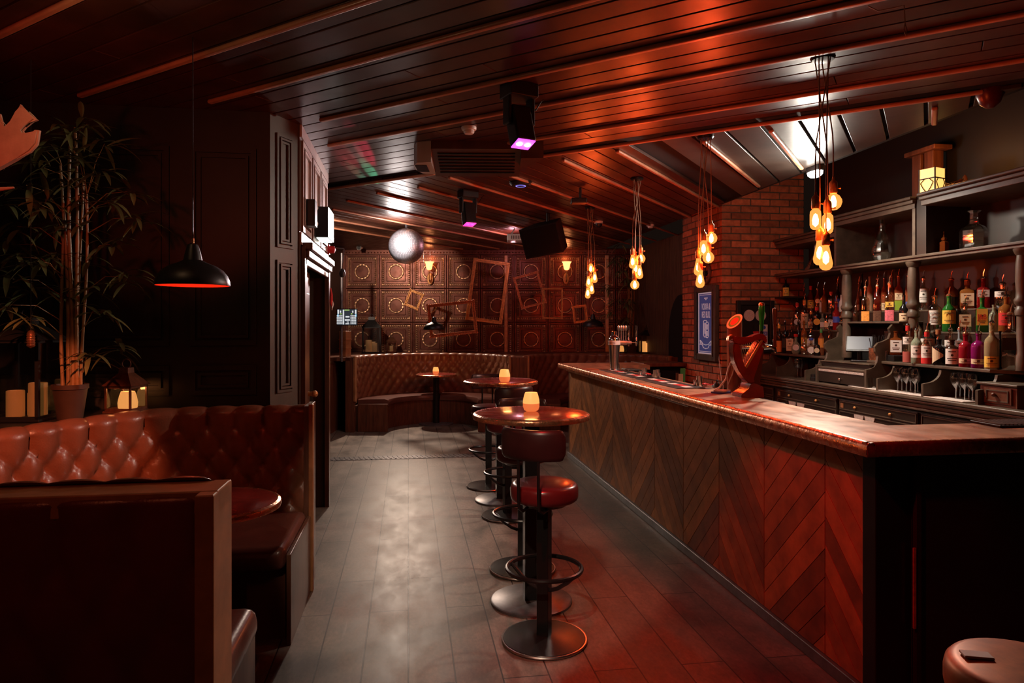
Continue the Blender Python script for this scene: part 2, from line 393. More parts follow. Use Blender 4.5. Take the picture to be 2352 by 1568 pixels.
def clipc(mb):
    mb.cut((EX, 0, 0), (1, 0, 0)); mb.cut(WB0+WBN*.02, WBN); mb.cut((-3.0, 0, 0), (-1, 0, 0)); mb.cut((0, -2.4, 0), (0, -1, 0)); return mb
z1 = boards(-1.6, 4.64, -3.5, 7.2, .1387, True, .011)
ceil = struct('ceiling', clipc(z1), 'ceil')
z2 = boards(4.66, 13, 1.86, 11, .1387, False, .011); struct('ceiling_boards', clipc(z2), 'ceil', ceil)
z3 = boards(4.66, 8, -1.6, 1.86, .2307, False, .022); struct('ceiling_boards', clipc(z3), 'ceil2', ceil)
struct('ceiling_backing', MB().bx((-3.0, -2.4, CEIL+.025), (EX, 13.2, CEIL+.06)), 'void', ceil, smooth=False)
k = 1
def batten(p0, q0, p1, q1):
    global k; k += 1
    A, B = PQ(p0, q0, CEIL-.011), PQ(p1, q1, CEIL-.011); d = B-A; mb = MB()
    mb.box((0, 0, 0), (d.length, .034, .024), b=.010)
    if p0 == p1 or True:
        o = mb.build('trim_%d' % k, 'batten', loc=(A+B)/2, rz=atan2(d.y, d.x), kind='structure')
    return o
for p, qa, qb in ((.34, -3, 5.5), (.88, -3, 5.2), (1.413, -2.5, 4.6), (2.025, -2.3, 4.1), (2.475, -2.0, 3.57), (3.064, -1.7, 3.29), (3.53, -1.2, 3.71), (4.15, -.9, 2.57), (4.66, 3.62, 4.97), (4.60, -.26, 2.61)):
    batten(p, qa, p, qb)
for q, pa, pb in ((3.11, 5.07, 9.9), (3.61, 4.85, 10.2), (2.46, 4.80, 8.9), (1.985, 4.76, 7.9), (1.36, 4.82, 6.67), (.90, 4.79, 6.09), (4.12, 5.05, 10.4), (4.64, 5.05, 10.3), (5.2, 5.2, 10.2), (5.72, 5.5, 10.0), (6.3, 5.9, 9.9), (6.85, 6.2, 9.6), (-.03, 4.80, 5.18)):
    batten(pa, q, pb, q)
# raised ceiling and walls round the back bar
rc = MB(); rc.bx((EX, -1.5, 3.5), (4.57, 8.3, 3.55)); struct('ceiling_raised', rc, 'walldark', smooth=False)
struct('ceiling_fascia', MB().bx((EX, -1.5, CEIL+.0), (EX+.03, 7.0, 3.5)), 'walldark', smooth=False)
struct('wall_right', MB().bx((4.47, -1.5, 0), (4.57, 7.0, 3.5)), 'walldark', smooth=False)
# left side: alcove wall, chamfered pilaster, door wall
wl = MB(); wl.bx((-2.9, 4.375, 0), (-.84, 4.50, CEIL))
for x0, x1 in ((-2.75, -2.15), (-2.02, -1.42), (-1.30, -.92)):
    for z0, z1_ in ((1.12, 1.30), (1.42, 2.62)):
        for t, w in ((0, .03), (.045, .016)):
            wl.bx((x0+t, 4.36, z0+t), (x0+t+w, 4.376, z1_-t)); wl.bx((x1-t-w, 4.36, z0+t), (x1-t, 4.376, z1_-t))
            wl.bx((x0+t+w, 4.36, z0+t), (x1-t-w, 4.376, z0+t+w)); wl.bx((x0+t+w, 4.36, z1_-t-w), (x1-t-w, 4.376, z1_-t))
struct('wall_left', wl, 'wall', smooth=False)
struct('wall_left_side', MB().bx((-3.0, -2.4, 0), (-2.9, 4.5, CEIL)), 'wall', smooth=False)
pa, pb = Vector((-.84, 4.375, 0)), Vector((-.712, 4.606, 0)); pd = pb-pa; pl = pd.length; T = frame4(pa, pd/pl, Vector((0, 0, 1)), Vector((pd.y, -pd.x, 0))/pl)
pm = MB(); pm.T = T; pm.bx((0, 0, -.09), (pl, CEIL, 0))
for y0, y1 in ((2.03, 2.74), (1.12, 1.95)):
    x0, x1 = pl*.20, pl*.80
    for t, w, h in ((0, .016, .012), (.024, .012, .020), (.043, .012, .013)):
        pm.bx((x0+t, y0+t, 0), (x0+t+w, y1-t, h)); pm.bx((x1-t-w, y0+t, 0), (x1-t, y1-t, h)); pm.bx((x0+t+w, y0+t, 0), (x1-t-w, y0+t+w, h)); pm.bx((x0+t+w, y1-t-w, 0), (x1-t-w, y1-t, h))
struct('wall_left_pilaster', pm, 'pilaster', smooth=False)
XW = -.70; HD = 1.94
wd = MB(); wd.bx((XW-.14, 4.606, HD+.16), (XW, 6.11, CEIL)); wd.bx((XW-.14, 4.606, 0), (XW, 4.70, HD+.16)); wd.bx((XW-.14, 5.98, 0), (XW, 6.11, HD+.16))
wall_door = struct('wall_left_door', wd, 'pilaster', smooth=False)
tp = MB()
for y0, y1 in ((4.66, 5.06), (5.14, 5.54), (5.62, 6.03)):
    z0, z1_ = 2.16, 2.76
    for t, w, h in ((0, .035, .016), (.05, .018, .022)):
        tp.bx((XW, y0+t, z0+t), (XW+h, y0+t+w, z1_-t)); tp.bx((XW, y1-t-w, z0+t), (XW+h, y1-t, z1_-t)); tp.bx((XW, y0+t+w, z0+t), (XW+h, y1-t-w, z0+t+w)); tp.bx((XW, y0+t+w, z1_-t-w), (XW+h, y1-t-w, z1_-t))
    tp.bx((XW, y0+.07, z0+.07), (XW+.006, y1-.07, z1_-.07))
tp.bx((XW-.01, 4.61, HD+.13), (XW+.012, 6.11, 2.15)); tp.bx((XW-.01, 4.61, 2.77), (XW+.014, 6.11, CEIL))
struct('transom_panelling', tp, 'cream', wall_door, smooth=False)
dh = MB()
for i, (o_, z0, z1_) in enumerate(((.075, HD+.10, HD+.15), (.055, HD+.05, HD+.10), (.03, HD, HD+.05))): dh.bx((XW, 4.66, z0), (XW+o_, 6.02, z1_), .008)
dh.bx((XW, 4.64, 0), (XW+.03, 4.72, HD+.12)); dh.bx((XW, 5.96, 0), (XW+.035, 6.05, HD+.12))
struct('trim_60', dh, 'doorwood', smooth=False)
dl = MB(); dl.bx((XW-.10, 4.72, .01), (XW-.05, 5.42, HD))
for z0, z1_ in ((.15, .95), (1.05, 1.78)):
    for y0, y1 in ((4.80, 5.04), (5.10, 5.34)): dl.bx((XW-.052, y0, z0), (XW-.04, y1, z1_), .006)
door = struct('door_1', dl, 'doorwood', smooth=False)
MB().cyl((XW-.05, 5.36, 1.02), (XW-.01, 5.36, 1.02), .018).ball((XW-.005, 5.36, 1.02), .026).build('door_handle', 'brass', door)
struct('wall_left_inner', MB().bx((-1.65, 4.6, 0), (-1.55, 6.1, CEIL)).bx((-2.1, 6.02, 0), (XW-.14, 6.11, CEIL)), 'void', smooth=False)
q0, q1 = Vector((-2.05, 6.11, 0)), cw(-3.02, 12.05); dq = (q1-q0)
struct('wall_left_far', MB().box((dq.length/2, 0, CEIL/2), (dq.length, .1, CEIL)), 'wall', loc=q0, rz=atan2(dq.y, dq.x), smooth=False)
# back wall with pressed panels, in its own frame (x to the right, y away)
bwl = MB(); bwl.bx((-3.0, .03, 0), (4.3, .18, CEIL+.03))
back = struct('wall_back', bwl, 'tin', loc=cw(0, 12.0), rz=-TH, smooth=False)
PW = .592
def panel_mesh():
    h = PW/2; b1 = MB()
    b1.bx((-h+.004, -.004, -h+.004), (h-.004, .03, h-.004))
    def fr(mb, o, w, y0, y1, bev=.006):
        mb.bx((-o, y0, -o), (-o+w, y1, o), bev); mb.bx((o-w, y0, -o), (o, y1, o), bev); mb.bx((-o+w, y0, -o), (o-w, y1, -o+w), bev); mb.bx((-o+w, y0, o-w), (o-w, y1, o), bev)
    fr(b1, h-.004, .030, -.030, 0); fr(b1, .170, .010, -.014, 0)
    b1.lathe([(.085, 0), (.085, .006), (.0004, .007)], (0, -.004, 0), 24, RX(pi/2))
    b2 = MB(); fr(b2, .252, .010, -.022, 0); fr(b2, .206, .007, -.015, 0)
    n = 13; s = .229
    for i in range(n):
        t = -s+.03+(2*s-.06)*i/(n-1)
        for x, z, sx, sz in ((t, s, .9, 1.3), (t, -s, .9, 1.3), (s, t, 1.3, .9), (-s, t, 1.3, .9)):
            b2.ball((x, -.012, z), .0125, 6, 4, (sx, .9, sz))
    for x in (-s, s):
        for z in (-s, s): b2.ball((x, -.012, z), .024, 6, 4, (1, .7, 1))
    b2.torus((0, -.012, 0), .122, .0185, 40, 6, RX(pi/2), .22, 14)
    return b1, b2
p1, p2 = panel_mesh(); pan = p1.build('panel', 'tin', back); pan2 = p2.build('bead_moulding', 'tinhi', pan)
first = True
for r_ in range(3):
    for c in range(10):
        x, z = -2.625+PW*c, 2.468-PW*r_
        if first: pan.location = (x, 0, z); first = False
        else:
            o = pan.copy(); COL.objects.link(o); o.parent = back; o.location = (x, 0, z)
            o2 = pan2.copy(); COL.objects.link(o2); o2.parent = o
fz = MB(); fz.bx((-3, -.03, 2.768), (3.3, .03, CEIL-.002))
for i in range(110): fz.ball((-2.9+i*.055, -.032, 2.80), .012, 6, 4)
fz.build('frieze', 'tin', back)
for x in (-.105, 1.665, 2.25):
    MB().bx((x-.035, -.05, .9), (x+.035, .03, 2.76), .012).build('pilaster_strip', 'tinhi', back)
dp = MB(); dp.bx((2.28, -.02, 0), (4.3, .028, CEIL)); dp.build('dark_boarding', 'wall', back, smooth=False)
# far right: plank wall with a dark arched opening, brick pillar
pw = MB()
for i in range(26):
    y = 8.08+i*.14; pw.bx((3.86, y, 0), (3.89+RND.uniform(0, .012), y+.136, CEIL))
pw.cut(WB0, WBN); struct('wall_right_far', pw, 'plank', smooth=False)
ar = MB(); pts = [(8.75, 0), (9.66, 0)]+[(8.75+.46+.455*cos(a_), 1.35+.62*sin(a_)) for a_ in [pi*i/14 for i in range(15)]]
T = Matrix(((0, 0, 1, 3.81), (1, 0, 0, 0), (0, 1, 0, 0), (0, 0, 0, 1))); ar.prism(pts, 0, .055, T); struct('dark_arch_panel', ar, 'void', smooth=False)  # black panel stands in for the unlit depth of the opening
bk = MB(); mo = MB(); PX0, PX1, PY0, PY1 = 3.375, 4.34, 7.02, 8.09
mo.bx((PX0+.008, PY0+.008, 0), (PX1, PY1, 3.5)); nz = int(3.5/.077)
for i in range(nz):
    z = i*.077+.004; off = (.115 if i % 2 else 0)
    x = PX0-off*.98
    while x < PX1:
        a0, a1 = max(x, PX0), min(x+.215, PX1)
        if a1-a0 > .03: bk.bx((a0, PY0-RND.uniform(.001, .006), z), (a1, PY0+.05, z+.064), .004)
        x += .228
    y = PY0-(.115-off)
    while y < PY1:
        a0, a1 = max(y, PY0+.052), min(y+.215, PY1)
        if a1-a0 > .03: bk.bx((PX0-RND.uniform(.001, .006), a0, z), (PX0+.05, a1, z+.064), .004)
        y += .228
pil = struct('wall_pillar', mo, 'mortar', smooth=False); struct('brickwork', bk, 'brick', pil, smooth=False)
# ------------------------------------------------------------------ tufted leather
def smooth_path(pts, step):
    P = [Vector(p) for p in pts]; out = []
    Q = [P[0]*2-P[1]]+P+[P[-1]*2-P[-2]]
    for i in range(1, len(Q)-2):
        p0, p1, p2, p3 = Q[i-1:i+3]
        for j in range(20):
            t = j/20; out.append(.5*((2*p1)+(p2-p0)*t+(2*p0-5*p1+4*p2-p3)*t*t+(3*p1-p0-3*p2+p3)*t**3))
    out.append(P[-1]); res = [out[0]]; acc = 0
    for a_, b_ in zip(out, out[1:]):
        d = (b_-a_).length
        while acc+d >= step:
            f = (step-acc)/d; a_ = a_+(b_-a_)*f; d = (b_-a_).length; acc = 0; res.append(a_.copy())
        acc += d
    return res
def tufted(path, side, z0, z1, a, b, amp, rr, ztop, step=.016, back=.10, u0=0.):
    """leather back following a plan path; buttons a apart, rows b apart, first row at height ztop; side=+1/-1 picks the sitters' side"""
    pts = smooth_path(path, step); n = len(pts); mb = MB(); cols = []
    nv = max(10, int((z1-rr-z0)/step)); nr = 9
    for i, p in enumerate(pts):
        t = pts[min(i+1, n-1)]-pts[max(i-1, 0)]; t.normalize(); nn = Vector((-t.y, t.x))*side; u = u0+i*step/a; col = []
        def disp(z, fade=1.):
            y = (ztop-z)/b
            if y > 0:
                s_, t_ = u+y/2, u-y/2; f = (abs(sin(pi*s_))*abs(sin(pi*t_)))**.36
                ds = abs(s_-round(s_)); dt = abs(t_-round(t_)); f = f*.72+.28*(1-math.exp(-(ds*ds+dt*dt)/.03))
            else: f = abs(sin(pi*u))**.45; f = f+(1-f)*min(1, -y*.30)
            return amp*(f-1)*fade
        for j in range(nv+1):
            z = z0+(z1-rr-z0)*j/nv; d = disp(z); col.append((p.x+nn.x*d, p.y+nn.y*d, z))
        for j in range(1, nr+1):
            ph = radians(112)*j/nr; d = disp(z1, 1-j/nr*.7); o = -rr+(rr+d)*cos(ph); col.append((p.x+nn.x*o, p.y+nn.y*o, z1-rr+(rr+d)*sin(ph)))
        col.append((p.x-nn.x*back, p.y-nn.y*back, z1-.02)); col.append((p.x-nn.x*back, p.y-nn.y*back, z0)); cols.append([mb._v(c) for c in col])
    m = len(cols[0])
    for A, B in zip(cols, cols[1:]):
        for j in range(m): mb.bm.faces.new((A[j], B[j], B[(j+1) % m], A[(j+1) % m]))
    mb.bm.faces.new(cols[0]); mb.bm.faces.new(list(reversed(cols[-1]))); return mb
# far-side banquette of the front booth: straight along the alcove wall, then curving towards the camera
BP = [(-.60, 4.14), (-.95, 4.14), (-1.22, 4.12), (-1.42, 4.03), (-1.60, 3.76), (-1.80, 3.36), (-1.93, 2.95), (-1.97, 2.60), (-1.97, 2.34)]
bq = thing('banquette', 'curved red leather deep-buttoned banquette in the left alcove, lantern and bamboo behind it', 'banquette')
tufted(BP, 1, .40, 1.075, .152, .112, .048, .06, .965, u0=.42).build('backrest', 'leather', bq, ang=70)
MB().bx((-1.75, 3.41, .355), (-.582, 4.11, .475), .045).build('seat', 'seatl', bq)
MB().bx((-1.90, 2.80, .355), (-1.42, 3.55, .47), .045).build('seat', 'seatl', bq)
MB().bx((-1.75, 3.50, 0), (-.60, 4.1, .356)).build('plinth', 'wood', bq, smooth=False)
MB().bx((-.582, 3.42, 0), (-.560, 4.09, .44), .004).build('seat_end_panel', 'doorwood', bq)
ep = MB(); ep.bx((-.60, 4.09, 0), (-.565, 4.34, 1.075), .004); ep.build('end_panel', 'doorwood', bq)
MB().bx((-.572, 4.085, 0), (-.545, 4.125, 1.085), .006).build('edge_strip', 'edge', bq)
lg = MB(); lg.prism([(x-.07 if y < 4 else x, y+.06 if y >= 4 else y) for x, y in BP]+[(-2.89, 2.34), (-2.89, 4.365), (-.60, 4.365)], .98, 1.045); struct('trim_70', lg, 'wall', smooth=False)
# near booth partition, double sided
np_ = thing('booth_partition', 'near leather-backed booth partition with wooden cap across the lower left of the room', 'booth partition')
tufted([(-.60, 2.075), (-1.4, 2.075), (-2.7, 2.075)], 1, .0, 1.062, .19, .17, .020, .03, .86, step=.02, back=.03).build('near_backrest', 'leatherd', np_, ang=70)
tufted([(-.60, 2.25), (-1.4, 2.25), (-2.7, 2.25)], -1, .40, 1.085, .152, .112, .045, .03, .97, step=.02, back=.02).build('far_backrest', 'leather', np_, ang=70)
MB().bx((-2.75, 2.085, 1.0), (-.545, 2.225, 1.068), .006).build('cap', 'edge', np_)
MB().bx((-.598, 2.04, 0), (-.545, 2.245, 1.066), .006).build('end_stile', 'edge', np_)
MB().bx((-1.84, 2.275, .35), (-.565, 2.75, .475), .05).build('seat', 'seatl', np_)
MB().bx((-1.84, 2.275, 0), (-.60, 2.66, .352)).build('plinth', 'wood', np_, smooth=False)
MB().bx((-.60, 2.28, 0), (-.572, 2.70, .40), .004).build('seat_end_panel', 'doorwood', np_)
# tables with pedestal
def table(name, label, p, h, R_, rb, pole, topm='coppertop', square=True, group=None):
    t = thing(name, label, 'table', p, 0, group)
    MB().lathe([(.01, h-.034), (R_-.025, h-.034), (R_-.004, h-.028), (R_, h-.017), (R_-.005, h-.005), (R_-.022, h), (.01, h)], n=56).build('table_top', topm, t)
    MB().lathe([(R_-.020, h-.033), (R_+.001, h-.030), (R_+.004, h-.017), (R_, h-.006), (R_-.012, h+.0006), (R_-.020, h-.001)], n=56).build('rim', 'copper', t)
    MB().lathe([(.01, 0), (rb, 0), (rb, .012), (rb-.01, .018), (.01, .020)], n=48).build('base_plate', 'greymetal', t)
    m = MB()
    if square: m.bx((-pole/2, -pole/2, .018), (pole/2, pole/2, h-.03), .004)
    else: m.cyl((0, 0, .018), (0, 0, h-.03), pole/2)
    m.build('pole', 'black', t)
    MB().bx((-R_*.55, -.03, h-.05), (R_*.55, .03, h-.034)).bx((-.03, -R_*.55, h-.05), (.03, R_*.55, h-.034)).build('bracket', 'black', t); return t
tn = on_h(1220, 1380, 0); tm = on_h(1150, 1148, 0); tf = on_h(1002, 973, 0)
table('bar_table', 'tall round red copper bar table nearest the camera, beside the bar front', tn, 1.055, .325, .228, .082)
table('bar_table', 'second tall round copper table along the aisle, nearer the curved booth', tm, 1.055, .325, .228, .082)
table('pedestal_table', 'low round table inside the curved far booth on a thin black pole', tf, .775, .315, .27, .10, square=False)
table('booth_table', 'round red copper table in the left front booth, half hidden by the partition', (-.87, 3.22, 0), .755, .295, .2, .08)
def votive(label, p, s=1.):
    t = thing('candle_holder', label, 'candle', p)
    pr = [(.028, 0), (.040, .006), (.0465, .025), (.0475, .045)]; pu = [(.0475, .045), (.046, .065), (.040, .090), (.0345, .106), (.032, .106), (.030, .095)]
    MB().lathe([(r*s, z*s) for r, z in pr]+[(.001, .045*s)]).build('wax', 'votivew', t)
    MB().lathe([(.001, .046*s)]+[(r*s, z*s) for r, z in pu]+[(.001, .09*s)]).build('glass', 'votive', t)
    L = bpy.data.lights.new('candle_glow', 'POINT'); L.energy = 1.1; L.color = (1, .36, .10); L.shadow_soft_size = .04
    o = bpy.data.objects.new('candle_glow', L); COL.objects.link(o); o.location = Vector(p)+Vector((0, 0, .17)); return t
def at_top(px, py, h): v = on_h(px, py, h); v.z = h+.0008; return v
votive('glowing orange candle jar on the nearest tall copper table', at_top(1220, 944, 1.055))
votive('glowing candle jar on the second tall copper table', at_top(1159, 877, 1.055))
votive('small glowing candle jar on the low far booth table', at_top(1001, 859, .775))
# bar stools
M['stoolback'] = mat('dark_stool_back', (.032, .010, .010), .32, var=.2, ns=9)
def stool(label, p, rz, seatm, group=None):
    t = thing('bar_stool', label, 'bar stool', p, rz, group)
    MB().lathe([(.01, 0), (.205, 0), (.208, .008), (.20, .018), (.06, .030), (.01, .032)], n=48).build('base_plate', 'black', t)
    MB().torus((0, 0, .010), .205, .007, 56, 6).build('base_rim', 'steel', t)
    MB().bx((-.030, -.030, .025), (.030, .030, .70), .006).build('pole', 'black', t)
    fr_ = MB(); fr_.torus((0, 0, .355), .182, .0115, 56, 8)
    fr_.build('foot_ring', 'black', t)
    for k_ in range(2):
        sg = 1 if k_ else -1
        MB().tube([(sg*.03, 0, .25), (sg*.07, 0, .265), (sg*.12, 0, .30), (sg*.165, 0, .345), (sg*.178, 0, .352)], .010).build('ring_strut', 'black', t)
    MB().lathe([(.01, .688), (.13, .688), (.152, .690), (.163, .699), (.167, .715), (.167, .745), (.163, .762), (.154, .772), (.138, .777), (.07, .780), (.01, .781)], n=48).build('seat', seatm, t)
    MB().lathe([(.01, .668), (.11, .668), (.13, .689), (.01, .689)], n=32).build('seat_plate', 'black', t)
    bk_ = MB(); rings = []; nn_ = 26
    for i in range(nn_+1):
        a_ = radians(-50+100*i/nn_); c_ = Vector((.205*sin(a_), -.205*cos(a_)-.005, 0)); d_ = Vector((sin(a_), -cos(a_), 0)); f = abs(i-nn_/2)/(nn_/2)
        e = 1. if f < .8 else .45+.55*sqrt(max(0, 1-((f-.8)/.2)**2)); hh = .073*(1 if f < .84 else .62+.38*sqrt(max(0, 1-((f-.84)/.16)**2)))
        rings.append([bk_._v(c_+d_*(.017*e*cos(q))+Vector((0, 0, .988+hh*(1 if sin(q) > 0 else -1)*abs(sin(q))**.45))) for q in [2*pi*k_/14 for k_ in range(14)]])
    bk_.skin(rings); bk_.build('backrest', 'stoolback', t)
    for sg in (-1, 1):
        MB().tube([(sg*.05, -.05, .668), (sg*.05, -.15, .665), (sg*.05, -.195, .69), (sg*.05, -.203, .75), (sg*.05, -.203, .92), (sg*.05, -.203, .99)], .0075).build('back_rod', 'black', t)
    return t
s0 = stool('nearest bar stool on the aisle floor, red seat and dark curved backrest towards the camera', on_h(1250, 1470, 0), radians(-24)-TH, 'stoolseat')
dup(s0, on_h(1200, 1307, 0), radians(180)-TH, 'bar stool tucked behind the nearest tall table, only its foot ring and base showing below')
dup(s0, on_h(1122, 1117, 0), radians(185)-TH, 'farthest bar stool on the aisle floor, beyond the second tall table')
dup(s0, on_h(1165, 1185, 0), radians(22)-TH, 'bar stool between the two tall tables, black backrest behind the nearest candle')
se = on_h(2366, 1530, .778); stool('bar stool with worn brown seat at the bar end, lower right corner of the room', (se.x, se.y, 0), radians(95)-TH, 'seatbrown')
cp = on_h(2243, 1507, .7795); MB().box((0, 0, .003), (.062, .034, .006), b=.002).build('card_packet', 'paper', loc=(cp.x, cp.y, .7800), rz=-TH-.2)
tag(bpy.data.objects['card_packet'], 'small pale card packet lying on the brown stool seat, lower right corner', 'packet')
# ------------------------------------------------------------------ plants, lanterns, lamp, antler in the left alcove
def leaf(mb, p, d, ln, w, droop):
    d = Vector(d).normalized(); s_ = d.cross(Vector((0, 0, 1)))
    if s_.length < .05: s_ = Vector((1, 0, 0))
    s_.normalize(); up = s_.cross(d); L = []; R_ = []; q = Vector(p); n = 6; dd = d.copy()
    for i in range(n+1):
        f = i/n; ww = w*sin(pi*(f*.85+.10))**1.0 if i < n else .0006
        L.append(mb._v(q+s_*ww+up*ww*.25)); R_.append((mb._v(q), mb._v(q-s_*ww+up*ww*.25)))
        dd = (dd+Vector((0, 0, -droop/n))).normalized(); q = q+dd*(ln/n)
    for i in range(n):
        mb.bm.faces.new((L[i], L[i+1], R_[i+1][0], R_[i][0])); mb.bm.faces.new((R_[i][0], R_[i+1][0], R_[i+1][1], R_[i][1]))
def bamboo(label, base, pot_r, pot_h, canes, sprays, seed, ls=1.):
    rn = random.Random(seed); t = thing('potted_bamboo', label, 'plant', base)
    MB().lathe([(.01, 0), (pot_r*.72, 0), (pot_r*.98, pot_h*.86), (pot_r*1.06, pot_h*.87), (pot_r*1.06, pot_h), (pot_r*.95, pot_h), (pot_r*.93, pot_h*.90), (.01, pot_h*.90)], n=28).build('pot', 'pot', t)
    MB().lathe([(.01, pot_h*.88), (pot_r*.90, pot_h*.90), (.01, pot_h*.93)], n=20).build('soil', 'soil', t)
    for (bx_, by_, tx, ty, tz, r) in canes:
        m = MB(); n = 16; pts = []; rs = []
        for i in range(n+1):
            f = i/n; pts.append((bx_+(tx-bx_)*f+.008*sin(5*f+bx_*90), by_+(ty-by_)*f, pot_h*.88+(tz-pot_h*.88)*f)); rs.append(r*(1.18 if i % 3 == 0 else 1)*(1-.4*f))
        m.tube(pts, rs, 8); m.build('cane', 'cane', t)
    fo = MB(); tw = MB()
    for sp in sprays:
        q = Vector(sp)-Vector(base); c_ = min(canes, key=lambda c: abs(c[2]-q.x)+.2*abs(c[4]-q.z)); f = max(.2, min(1, (q.z-.06)/c_[4]))
        a_ = Vector((c_[0]+(c_[2]-c_[0])*f, c_[1]+(c_[3]-c_[1])*f, q.z-.08 if q.z-.08 < c_[4] else c_[4])); mid = (a_+q)/2+Vector((0, 0, .04))
        tw.tube([a_, mid, q], [.0028, .0022, .0012], 5)
        n = rn.randint(8, 12); out = Vector((q.x-a_.x, q.y-a_.y, 0)); a0 = rn.uniform(0, 6.28)
        for i in range(n):
            an = a0+i*2*pi/n+rn.uniform(-.4, .4); d = Vector((cos(an), sin(an)*.8, rn.uniform(-.35, .6)))+out*1.2
            leaf(fo, q+Vector((rn.uniform(-.02, .02), rn.uniform(-.02, .02), rn.uniform(-.03, .03))), d, rn.uniform(.12, .21)*ls, rn.uniform(.010, .0155)*ls, rn.uniform(.5, 1.5))
    fo.build('foliage', 'leaf', t); tw.build('twigs', 'cane', t); return t
pb_ = on_h(161, 962, 1.046); pb_.z = 1.046
sprays = []
rn = random.Random(3)
for px, py in ((200, 285), (185, 365), (250, 465), (292, 440), (160, 425), (60, 425), (100, 385), (130, 520), (85, 600), (28, 640), (205, 600), (262, 560), (288, 635), (232, 715), (205, 822), (62, 735), (12, 560), (150, 680), (40, 520), (322, 500), (112, 330), (20, 700), (275, 800), (230, 400), (150, 300), (95, 470), (180, 520), (215, 660), (70, 660), (10, 470), (240, 330), (120, 590), (45, 590), (190, 455), (170, 350), (75, 350)):
    v = on_d(px, py, 3.55+rn.uniform(-.22, .16)); v.y = min(v.y, 4.22); sprays.append(v)
bamboo('tall bamboo plant in a dark pot on the ledge behind the left banquette', pb_, .082, .185, [(-.035, 0, -.05, .02, 1.15, .009), (-.01, .02, -.055, .03, 1.35, .011), (.012, -.01, .0, 0, 1.45, .0125), (.032, .015, .04, .04, 1.30, .009), (.045, -.005, .03, -.02, 1.55, .011), (.05, .02, .07, .03, 1.2, .009)], sprays, 11)
def lantern(label, p, rz, w, hb, hr, candles, frame_m='blackp', post=.012, handle=True, roof_m=None):
    t = thing('lantern', label, 'lantern', p, rz); a_ = w/2
    MB().bx((-a_-.008, -a_-.008, 0), (a_+.008, a_+.008, .014), .003).build('base', frame_m, t)
    fm = MB()
    for sx in (-1, 1):
        for sy in (-1, 1): fm.bx((sx*a_-post/2*(1+sx), sy*a_-post/2*(1+sy), .014), (sx*a_+post/2*(1-sx), sy*a_+post/2*(1-sy), hb))
    for z in (.014, hb-.014):
        fm.bx((-a_, -a_, z), (a_, -a_+post*.7, z+.014)); fm.bx((-a_, a_-post*.7, z), (a_, a_, z+.014)); fm.bx((-a_, -a_, z), (-a_+post*.7, a_, z+.014)); fm.bx((a_-post*.7, -a_, z), (a_, a_, z+.014))
    fm.build('frame', frame_m, t, smooth=False)
    gp = MB()
    for s_ in (-1, 1): gp.bx((-a_+post, s_*(a_-.004)-.001, .028), (a_-post, s_*(a_-.004)+.001, hb-.014)); gp.bx((s_*(a_-.004)-.001, -a_+post, .028), (s_*(a_-.004)+.001, a_-post, hb-.014))
    gp.build('glass', 'pane', t, smooth=False)
    rf = MB(); q = w*.5+.012
    A = [rf._v((x*q, y*q, hb)) for x, y in ((-1, -1), (1, -1), (1, 1), (-1, 1))]; B = [rf._v((x*q*.32, y*q*.32, hb+hr*.7)) for x, y in ((-1, -1), (1, -1), (1, 1), (-1, 1))]; C_ = [rf._v((x*q*.30, y*q*.30, hb+hr)) for x, y in ((-1, -1), (1, -1), (1, 1), (-1, 1))]
    rf.skin([A, B, C_]); rf.build('roof', roof_m or frame_m, t, smooth=False)
    if handle: MB().torus((0, 0, hb+hr+.022), .026, .004, 24, 6, RX(pi/2)).build('ring_handle', frame_m, t)
    for i, (x, y, r, h, m, round_) in enumerate(candles):
        c = MB()
        if round_: c.lathe([(r*.6, 0), (r*.95, .012), (r, h*.4), (r*.86, h*.75), (r*.68, h), (r*.6, h-.006), (.001, h-.012)], (x, y, .0145), 20)
        else: c.lathe([(r, 0), (r, h), (r*.9, h+.003), (r*.8, h-.012), (.001, h-.016)], (x, y, .0145), 20)
        o = c.build('candle', m, t)
    return t
v = on_h(62, 962, 1.046); v.z = 1.046
lantern('black box lantern with three pillar candles, leftmost on the alcove ledge', v, radians(-4), .27, .42, .12, [(-.058, .0, .042, .135, 'wax', False), (.0, .06, .03, .118, 'wax', False), (.050, .01, .044, .175, 'wax', False)], post=.018)
v = on_h(270, 950, 1.046)+Vector((.02, .07, 0)); v.z = 1.046
lantern('small copper-red lantern with one round lit candle, beside the bamboo pot', v, radians(-14), .155, .155, .10, [(.012, -.005, .052, .105, 'votive', True)], frame_m='woodred', post=.010)
for p_, e_ in ((Vector((v.x+.01, v.y-.01, v.z+.135)), 1.0),):
    L = bpy.data.lights.new('lantern_glow', 'POINT'); L.energy = e_; L.color = (1, .34, .10); L.shadow_soft_size = .03
    o = bpy.data.objects.new('lantern_glow', L); COL.objects.link(o); o.location = p_
def dome_lamp(label, p):
    t = thing('pendant_lamp', label, 'pendant lamp', p)     # origin at the rim
    MB().lathe([(.157, 0), (.158, .004), (.156, .022), (.147, .046), (.128, .070), (.098, .090), (.062, .104), (.040, .115), (.033, .150), (.022, .186), (.010, .192), (.004, .192), (.004, .18), (.03, .11), (.06, .100), (.096, .086), (.125, .067), (.144, .044), (.153, .022), (.155, .001)], n=48, cap=False).build('shade', 'blackp', t)
    MB().lathe([(.1545, .001), (.1520, .021), (.1430, .043), (.1240, .066), (.095, .085), (.05, .097), (.001, .100)], n=48, cap=False).build('lining', 'lampin', t)
    MB().cyl((0, 0, .19), (0, 0, .215), .006).build('cord_grip', 'copper', t)
    MB().cyl((0, 0, .21), (0, 0, CEIL-p[2]), .0022, n=6).build('cord', 'blackp', t); return t
